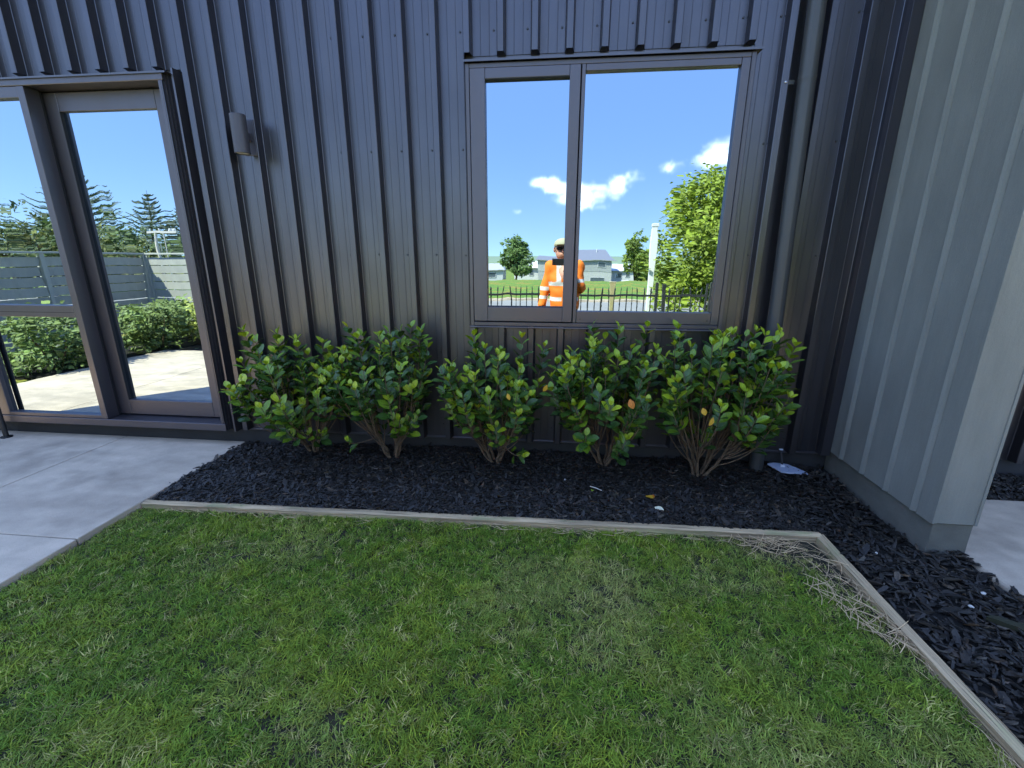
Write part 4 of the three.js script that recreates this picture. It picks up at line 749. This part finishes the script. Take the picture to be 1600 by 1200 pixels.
house('pale house at the left edge of the window reflection', -17.6, 108, 6.5, 7, -1.2, 0.2, [0.55, 0.56, 0.56], [0.34, 0.35, 0.36], { windows: [[1.2, 1.7, 1.4, 1.0]] });
house('white house partly hidden by the round street tree', 14.8, 114, 7, 7, -1.3, 0.2, [0.66, 0.66, 0.66], [0.5, 0.5, 0.5], { windows: [[-1.5, 1.6, 1.2, 1.0], [1, 1.6, 1.2, 1.0]] });
{
  const f = group('paling_fence', 'brown timber paling fence in front of the distant houses', 'fence', [0, groundY(0, 82), 82]), m = [paint(0.2, 0.17, 0.14, 0.9), paint(0.24, 0.2, 0.165, 0.9)];
  for (let k = 0; k < 62; k++) { const x = -22 + k * 0.37; if (x < 1) mesh('paling', box(x, x + 0.36, -0.1, 1.15 + 0.03 * hash(k, 2, 3), -0.02, 0.02), m[k % 2], f); }
  mesh('rail', box(-22, 1, 0.8, 0.9, 0.02, 0.06), m[0], f);
}
{
  const c = group('parked_car', 'white car parked in front of the distant white house', 'car', [12.3, groundY(12, 90) + 0.02, 90]), white = phys({ color: lin(0.75, 0.75, 0.75), roughness: 0.3, clearcoat: 0.6 });
  const prof = (pts, d) => { const s = new THREE.Shape(); pts.forEach(([x, y], i) => i ? s.lineTo(x, y) : s.moveTo(x, y)); const g = new THREE.ExtrudeGeometry(s, { depth: d - 0.12, bevelEnabled: true, bevelSize: 0.06, bevelThickness: 0.06, bevelSegments: 2 }); g.translate(0, 0, -(d - 0.12) / 2); return metreUV(g); };
  mesh('body', prof([[-2.1, 0.35], [-2.1, 0.78], [-1.9, 0.88], [-1.35, 0.92], [-0.75, 1.38], [0.75, 1.42], [1.35, 0.98], [2.05, 0.82], [2.12, 0.35]], 1.72), white, c);
  mesh('side_window', box(-0.95, 1.0, 0.98, 1.3, -0.868, -0.862), paint(0.03, 0.035, 0.04, 0.15), c); mesh('side_window', box(-0.95, 1.0, 0.98, 1.3, 0.862, 0.868), paint(0.03, 0.035, 0.04, 0.15), c);
  for (const x of [-1.35, 1.35]) for (const s of [-1, 1]) { const wq = sub('wheel', c); mesh('tyre', cyl([x, 0.31, s * 0.68], [x, 0.31, s * 0.885], 0.31, 20), M.black, wq); mesh('rim', cyl([x, 0.31, s * 0.88], [x, 0.31, s * 0.892], 0.19, 16), paint(0.5, 0.5, 0.5, 0.4), wq); }
}
// ---------------------------------------------------------------- the person taking the photograph
function surface(fn, lo, hi, cell) { // naive surface nets
  const n = [0, 1, 2].map((k) => Math.ceil((hi[k] - lo[k]) / cell) + 1), f = new Float32Array(n[0] * n[1] * n[2]), at = (i, j, k) => i + n[0] * (j + n[1] * k);
  for (let k = 0; k < n[2]; k++) for (let j = 0; j < n[1]; j++) for (let i = 0; i < n[0]; i++) f[at(i, j, k)] = fn(lo[0] + i * cell, lo[1] + j * cell, lo[2] + k * cell);
  const vid = new Int32Array(f.length).fill(-1), pos = [], idx = [];
  for (let k = 0; k < n[2] - 1; k++) for (let j = 0; j < n[1] - 1; j++) for (let i = 0; i < n[0] - 1; i++) {
    let s = [0, 0, 0], c = 0; const g = (a) => f[at(i + (a & 1), j + (a >> 1 & 1), k + (a >> 2))];
    for (let a = 0; a < 8; a++) for (const b of [1, 2, 4]) if (!(a & b)) { const p = g(a), q = g(a | b); if ((p < 0) !== (q < 0)) { const t = p / (p - q); s[0] += (a & 1) + (b === 1 ? t : 0); s[1] += (a >> 1 & 1) + (b === 2 ? t : 0); s[2] += (a >> 2) + (b === 4 ? t : 0); c++; } }
    if (c) { vid[at(i, j, k)] = pos.length / 3; pos.push(lo[0] + (i + s[0] / c) * cell, lo[1] + (j + s[1] / c) * cell, lo[2] + (k + s[2] / c) * cell); }
  }
  const quad = (a, b, c, d, flip) => { if (a < 0 || b < 0 || c < 0 || d < 0) return; flip ? idx.push(a, c, b, a, d, c) : idx.push(a, b, c, a, c, d); };
  for (let k = 1; k < n[2] - 1; k++) for (let j = 1; j < n[1] - 1; j++) for (let i = 1; i < n[0] - 1; i++) {
    const p = f[at(i, j, k)] < 0;
    if (p !== f[at(i + 1, j, k)] < 0) quad(vid[at(i, j - 1, k - 1)], vid[at(i, j, k - 1)], vid[at(i, j, k)], vid[at(i, j - 1, k)], !p);
    if (p !== f[at(i, j + 1, k)] < 0) quad(vid[at(i - 1, j, k - 1)], vid[at(i - 1, j, k)], vid[at(i, j, k)], vid[at(i, j, k - 1)], !p);
    if (p !== f[at(i, j, k + 1)] < 0) quad(vid[at(i - 1, j - 1, k)], vid[at(i, j - 1, k)], vid[at(i, j, k)], vid[at(i - 1, j, k)], !p);
  }
  const g = new THREE.BufferGeometry(); g.setAttribute('position', new THREE.Float32BufferAttribute(pos, 3)); g.setIndex(idx); g.computeVertexNormals(); g.setAttribute('uv', new THREE.BufferAttribute(new Float32Array(pos.length / 3 * 2), 2)); return g;
}
const capsule = (x, y, z, a, b, ra, rb) => { const px = x - a[0], py = y - a[1], pz = z - a[2], bx = b[0] - a[0], by = b[1] - a[1], bz = b[2] - a[2], h = clamp((px * bx + py * by + pz * bz) / (bx * bx + by * by + bz * bz)); return Math.hypot(px - bx * h, py - by * h, pz - bz * h) - lerp(ra, rb, h); };
const smin = (a, b, k) => { const h = Math.max(k - Math.abs(a - b), 0) / k; return Math.min(a, b) - h * h * k * 0.25; };
const field = (bones, k, x, y, z) => { let d = 9; for (const [a, b, ra, rb] of bones) d = smin(d, capsule(x, y, z, a, b, ra, rb), k); return d; };
{
  // local axes: x right in the mirror, y up from the lawn, z away from the wall; feet at y = 0
  const J = { pel: [0.07, 0.86, 0], che: [0.07, 1.14, 0.0], neck: [0.045, 1.33, 0.0], head: [0.02, 1.475, -0.02], sl: [-0.105, 1.262, 0.005], sr: [0.245, 1.262, 0.005], el: [-0.185, 1.0, 0.02], wl: [-0.235, 0.775, -0.05], er: [0.275, 1.0, -0.06], wr: [0.125, 1.17, -0.245], hl: [-0.01, 0.8, 0], hr: [0.15, 0.8, 0], kl: [-0.035, 0.45, -0.01], kr: [0.175, 0.45, -0.01], al: [-0.05, 0.09, 0.02], ar: [0.19, 0.09, 0.02] };
  const p = group('person', 'person in orange high visibility jacket and pale cap holding a phone on the lawn', 'person', [0, -0.03, 3.215]);
  const skin = paint(0.5, 0.24, 0.16, 0.55), orange = std({ color: 0xffffff, vertexColors: true, roughness: 0.75 }), navy = paint(0.035, 0.035, 0.06, 0.8);
  // hands: palm and five bent fingers each
  const hand = (w, dir, curl, flip) => { const out = [], d = v3(...dir).normalize(), s = v3(0, 0, 1).cross(d).normalize(), nrm = d.clone().cross(s), pt = (a, b, c) => [w[0] + d.x * a + s.x * b + nrm.x * c, w[1] + d.y * a + s.y * b + nrm.y * c, w[2] + d.z * a + s.z * b + nrm.z * c];
    for (const b of [-0.026, -0.009, 0.009, 0.026]) out.push([pt(0, b * 0.6, 0), pt(0.075, b, 0), 0.015, 0.013]);
    [[-0.028, 0.06], [-0.01, 0.072], [0.009, 0.068], [0.027, 0.052]].forEach(([b, L]) => { const m = pt(0.075 + L * 0.5, b * 1.1, -curl * L * 0.35), e = pt(0.075 + L * 0.85, b * 1.12, -curl * L * 1.0); out.push([pt(0.075, b, 0), m, 0.0095, 0.0085], [m, e, 0.0085, 0.007]); });
    const t1 = pt(0.045, flip * 0.055, -0.012), t2 = pt(0.078, flip * 0.066, -0.03); out.push([pt(0.015, flip * 0.025, 0), t1, 0.013, 0.0105], [t1, t2, 0.0105, 0.008]); return out; };
  const HL = hand(J.wl, [-0.12, -0.95, -0.15], 0.7, -1), HR = hand(J.wr, [-0.55, 0.55, -0.28], 0.55, 1);
  const headF = (x, y, z) => { // skull, jaw, nose, ears
    const hx = x - J.head[0], hy = y - J.head[1], hz = z - J.head[2]; let d = (Math.hypot(hx / 0.076, (hy - 0.025) / 0.092, (hz - 0.01) / 0.096) - 1) * 0.078;
    d = smin(d, (Math.hypot(hx / 0.056, (hy + 0.06) / 0.058, (hz + 0.03) / 0.062) - 1) * 0.056, 0.03);
    d = smin(d, capsule(hx, hy, hz, [0, 0.012, -0.088], [0, -0.026, -0.104], 0.008, 0.013), 0.012);
    for (const s of [-1, 1]) { d = smin(d, (Math.hypot((hx - s * 0.08) / 0.011, (hy + 0.002) / 0.03, (hz - 0.012) / 0.018) - 1) * 0.011, 0.008); d = Math.max(d, -(Math.hypot(hx - s * 0.03, hy - 0.008, hz + 0.1) - 0.016)); }
    d = smin(d, capsule(hx, hy, hz, [-0.02, -0.058, -0.084], [0.02, -0.058, -0.084], 0.007, 0.007), 0.008);
    return smin(d, capsule(x, y, z, J.neck, [J.head[0], J.head[1] - 0.05, J.head[2] + 0.015], 0.056, 0.052), 0.04);
  };
  const limbs = [[J.pel, J.che, 0.13, 0.14], [J.che, J.neck, 0.12, 0.05], [J.sl, J.el, 0.05, 0.04], [J.el, J.wl, 0.04, 0.028], [J.sr, J.er, 0.05, 0.04], [J.er, J.wr, 0.04, 0.028], [J.hl, J.kl, 0.085, 0.058], [J.kl, J.al, 0.055, 0.038], [J.hr, J.kr, 0.085, 0.058], [J.kr, J.ar, 0.055, 0.038], [J.al, [J.al[0] - 0.015, 0.045, -0.15], 0.04, 0.032], [J.ar, [J.ar[0] + 0.015, 0.045, -0.15], 0.04, 0.032]];
  const bodyG = merge([surface((x, y, z) => field(limbs, 0.06, x, y, z), [-0.4, -0.02, -0.4], [0.45, 1.42, 0.3], 0.014), surface(headF, [-0.12, 1.28, -0.17], [0.16, 1.62, 0.14], 0.005), surface((x, y, z) => field(HL, 0.014, x, y, z), [-0.36, 0.56, -0.2], [-0.14, 0.84, 0.06], 0.004), surface((x, y, z) => field(HR, 0.014, x, y, z), [-0.05, 1.1, -0.42], [0.24, 1.36, -0.16], 0.004)]);
  mesh('body', bodyG, skin, p);
  // jacket: loose shell over torso and arms, open at neck, wrists and hem
  const jk = [[[0.07, 0.76, 0], [0.07, 0.95, 0], 0.155, 0.155], [[0.0, 0.76, 0], [0.0, 1.1, 0], 0.125, 0.125], [[0.14, 0.76, 0], [0.14, 1.1, 0], 0.125, 0.125], [[0.0, 1.1, 0], J.sl, 0.13, 0.062], [[0.14, 1.1, 0], J.sr, 0.13, 0.062], [J.sl, J.sr, 0.064, 0.064], [J.sl, J.el, 0.066, 0.058], [J.el, J.wl, 0.058, 0.046], [J.sr, J.er, 0.066, 0.058], [J.er, J.wr, 0.058, 0.046], [J.neck, [0.045, 1.345, -0.0], 0.066, 0.066]];
  const jf = (x, y, z) => { let d = field(jk, 0.05, x, y, z) + 0.004 * Math.sin(y * 46 + x * 21) * Math.sin(x * 33 + z * 27); const dw = Math.hypot(x - J.wl[0], y - J.wl[1], z - J.wl[2]); d = Math.max(d, 0.725 - y); return Math.max(d, y - 1.365); };
  const jg = surface(jf, [-0.36, 0.68, -0.4], [0.42, 1.42, 0.28], 0.0095), jp = jg.attributes.position, jc = new Float32Array(jp.count * 3);
  for (let i = 0; i < jp.count; i++) { const x = jp.getX(i), y = jp.getY(i), z = jp.getZ(i); const armL = x < -0.125 - 0.02, armR = z < -0.15 || x > 0.245 && y < 1.2;
    const band = (q, w) => Math.abs(y - q) < w; let c = [0.86, 0.2, 0.012];
    if (armL ? band(0.98, 0.022) || band(0.87, 0.02) : armR ? band(1.09, 0.022) : band(1.05, 0.024) || band(0.86, 0.024) || (y > 1.05 && (Math.abs(x + 0.015) < 0.022 || Math.abs(x - 0.155) < 0.022))) c = [0.62, 0.62, 0.6];
    else if (Math.abs(x - 0.07) < 0.006 && z < 0 && y < 1.32) c = [0.3, 0.07, 0.01];
    jc.set(c, i * 3); }
  jg.setAttribute('color', new THREE.BufferAttribute(jc, 3)); mesh('jacket', jg, orange, p);
  const tr = [[[0.07, 0.84, 0], [0.07, 0.78, 0], 0.138, 0.135], [J.hl, J.kl, 0.1, 0.078], [J.kl, [J.al[0], 0.14, 0.02], 0.078, 0.068], [J.hr, J.kr, 0.1, 0.078], [J.kr, [J.ar[0], 0.14, 0.02], 0.078, 0.068]];
  mesh('trousers', surface((x, y, z) => Math.max(field(tr, 0.04, x, y, z), y - 0.9), [-0.2, 0.04, -0.2], [0.36, 0.96, 0.2], 0.012), navy, p);
  for (const [a, s] of [[J.al, -1], [J.ar, 1]]) mesh('boot', surface((x, y, z) => Math.max(field([[a, [a[0], 0.16, 0.03], 0.052, 0.055], [[a[0], 0.05, 0.06], [a[0] + s * 0.015, 0.045, -0.17], 0.05, 0.048]], 0.04, x, y, z), -y), [a[0] - 0.12, -0.03, -0.28], [a[0] + 0.12, 0.24, 0.16], 0.009), paint(0.1, 0.065, 0.035, 0.8), p);
  // cap, glasses, eyes
  const capM = paint(0.36, 0.35, 0.24, 0.85), cap = new THREE.SphereGeometry(1, 28, 14, 0, 6.2832, 0, 1.6); cap.scale(0.088, 0.098, 0.108); cap.translate(J.head[0], J.head[1] + 0.045, J.head[2] + 0.008);
  const cg = sub('cap', p); mesh('cap_crown', cap, capM, cg);
  const br = new THREE.CylinderGeometry(0.085, 0.085, 0.006, 24, 1, false, Math.PI / 2, Math.PI); br.scale(0.9, 1, 1.05); br.rotateX(0.16); br.translate(J.head[0], J.head[1] + 0.05, J.head[2] - 0.085); mesh('cap_brim', br, capM, cg);
  const gl = sub('sunglasses', p); for (const s of [-1, 1]) { mesh('lens', new THREE.SphereGeometry(0.026, 14, 10).scale(1, 0.72, 0.42).translate(J.head[0] + s * 0.032, J.head[1] + 0.012, J.head[2] - 0.088), M.black, gl); mesh('temple', box(J.head[0] + s * 0.08 - 0.003, J.head[0] + s * 0.08 + 0.003, J.head[1] + 0.016, J.head[1] + 0.024, J.head[2] - 0.075, J.head[2] + 0.02), M.black, gl); }
  mesh('bridge', box(J.head[0] - 0.012, J.head[0] + 0.012, J.head[1] + 0.012, J.head[1] + 0.018, J.head[2] - 0.1, J.head[2] - 0.092), M.black, gl);
}
{
  const f = group('mobile_phone', 'black phone held up in front of the orange jacket', 'phone', [0.0, 1.295, 2.936]);
  mesh('case', new RoundedBoxGeometry(0.168, 0.082, 0.011, 4, 0.005), M.black, f);
  mesh('screen', box(-0.079, 0.079, -0.036, 0.036, 0.0058, 0.0066), paint(0.02, 0.02, 0.024, 0.1), f);
  for (const [x, y] of [[-0.062, 0.022], [-0.062, -0.002], [-0.062, -0.026]]) mesh('lens', cyl([x, y, -0.0056], [x, y, -0.0075], 0.0075, 14), paint(0.02, 0.02, 0.03, 0.1), f);
}

renderer.render(scene, camera);
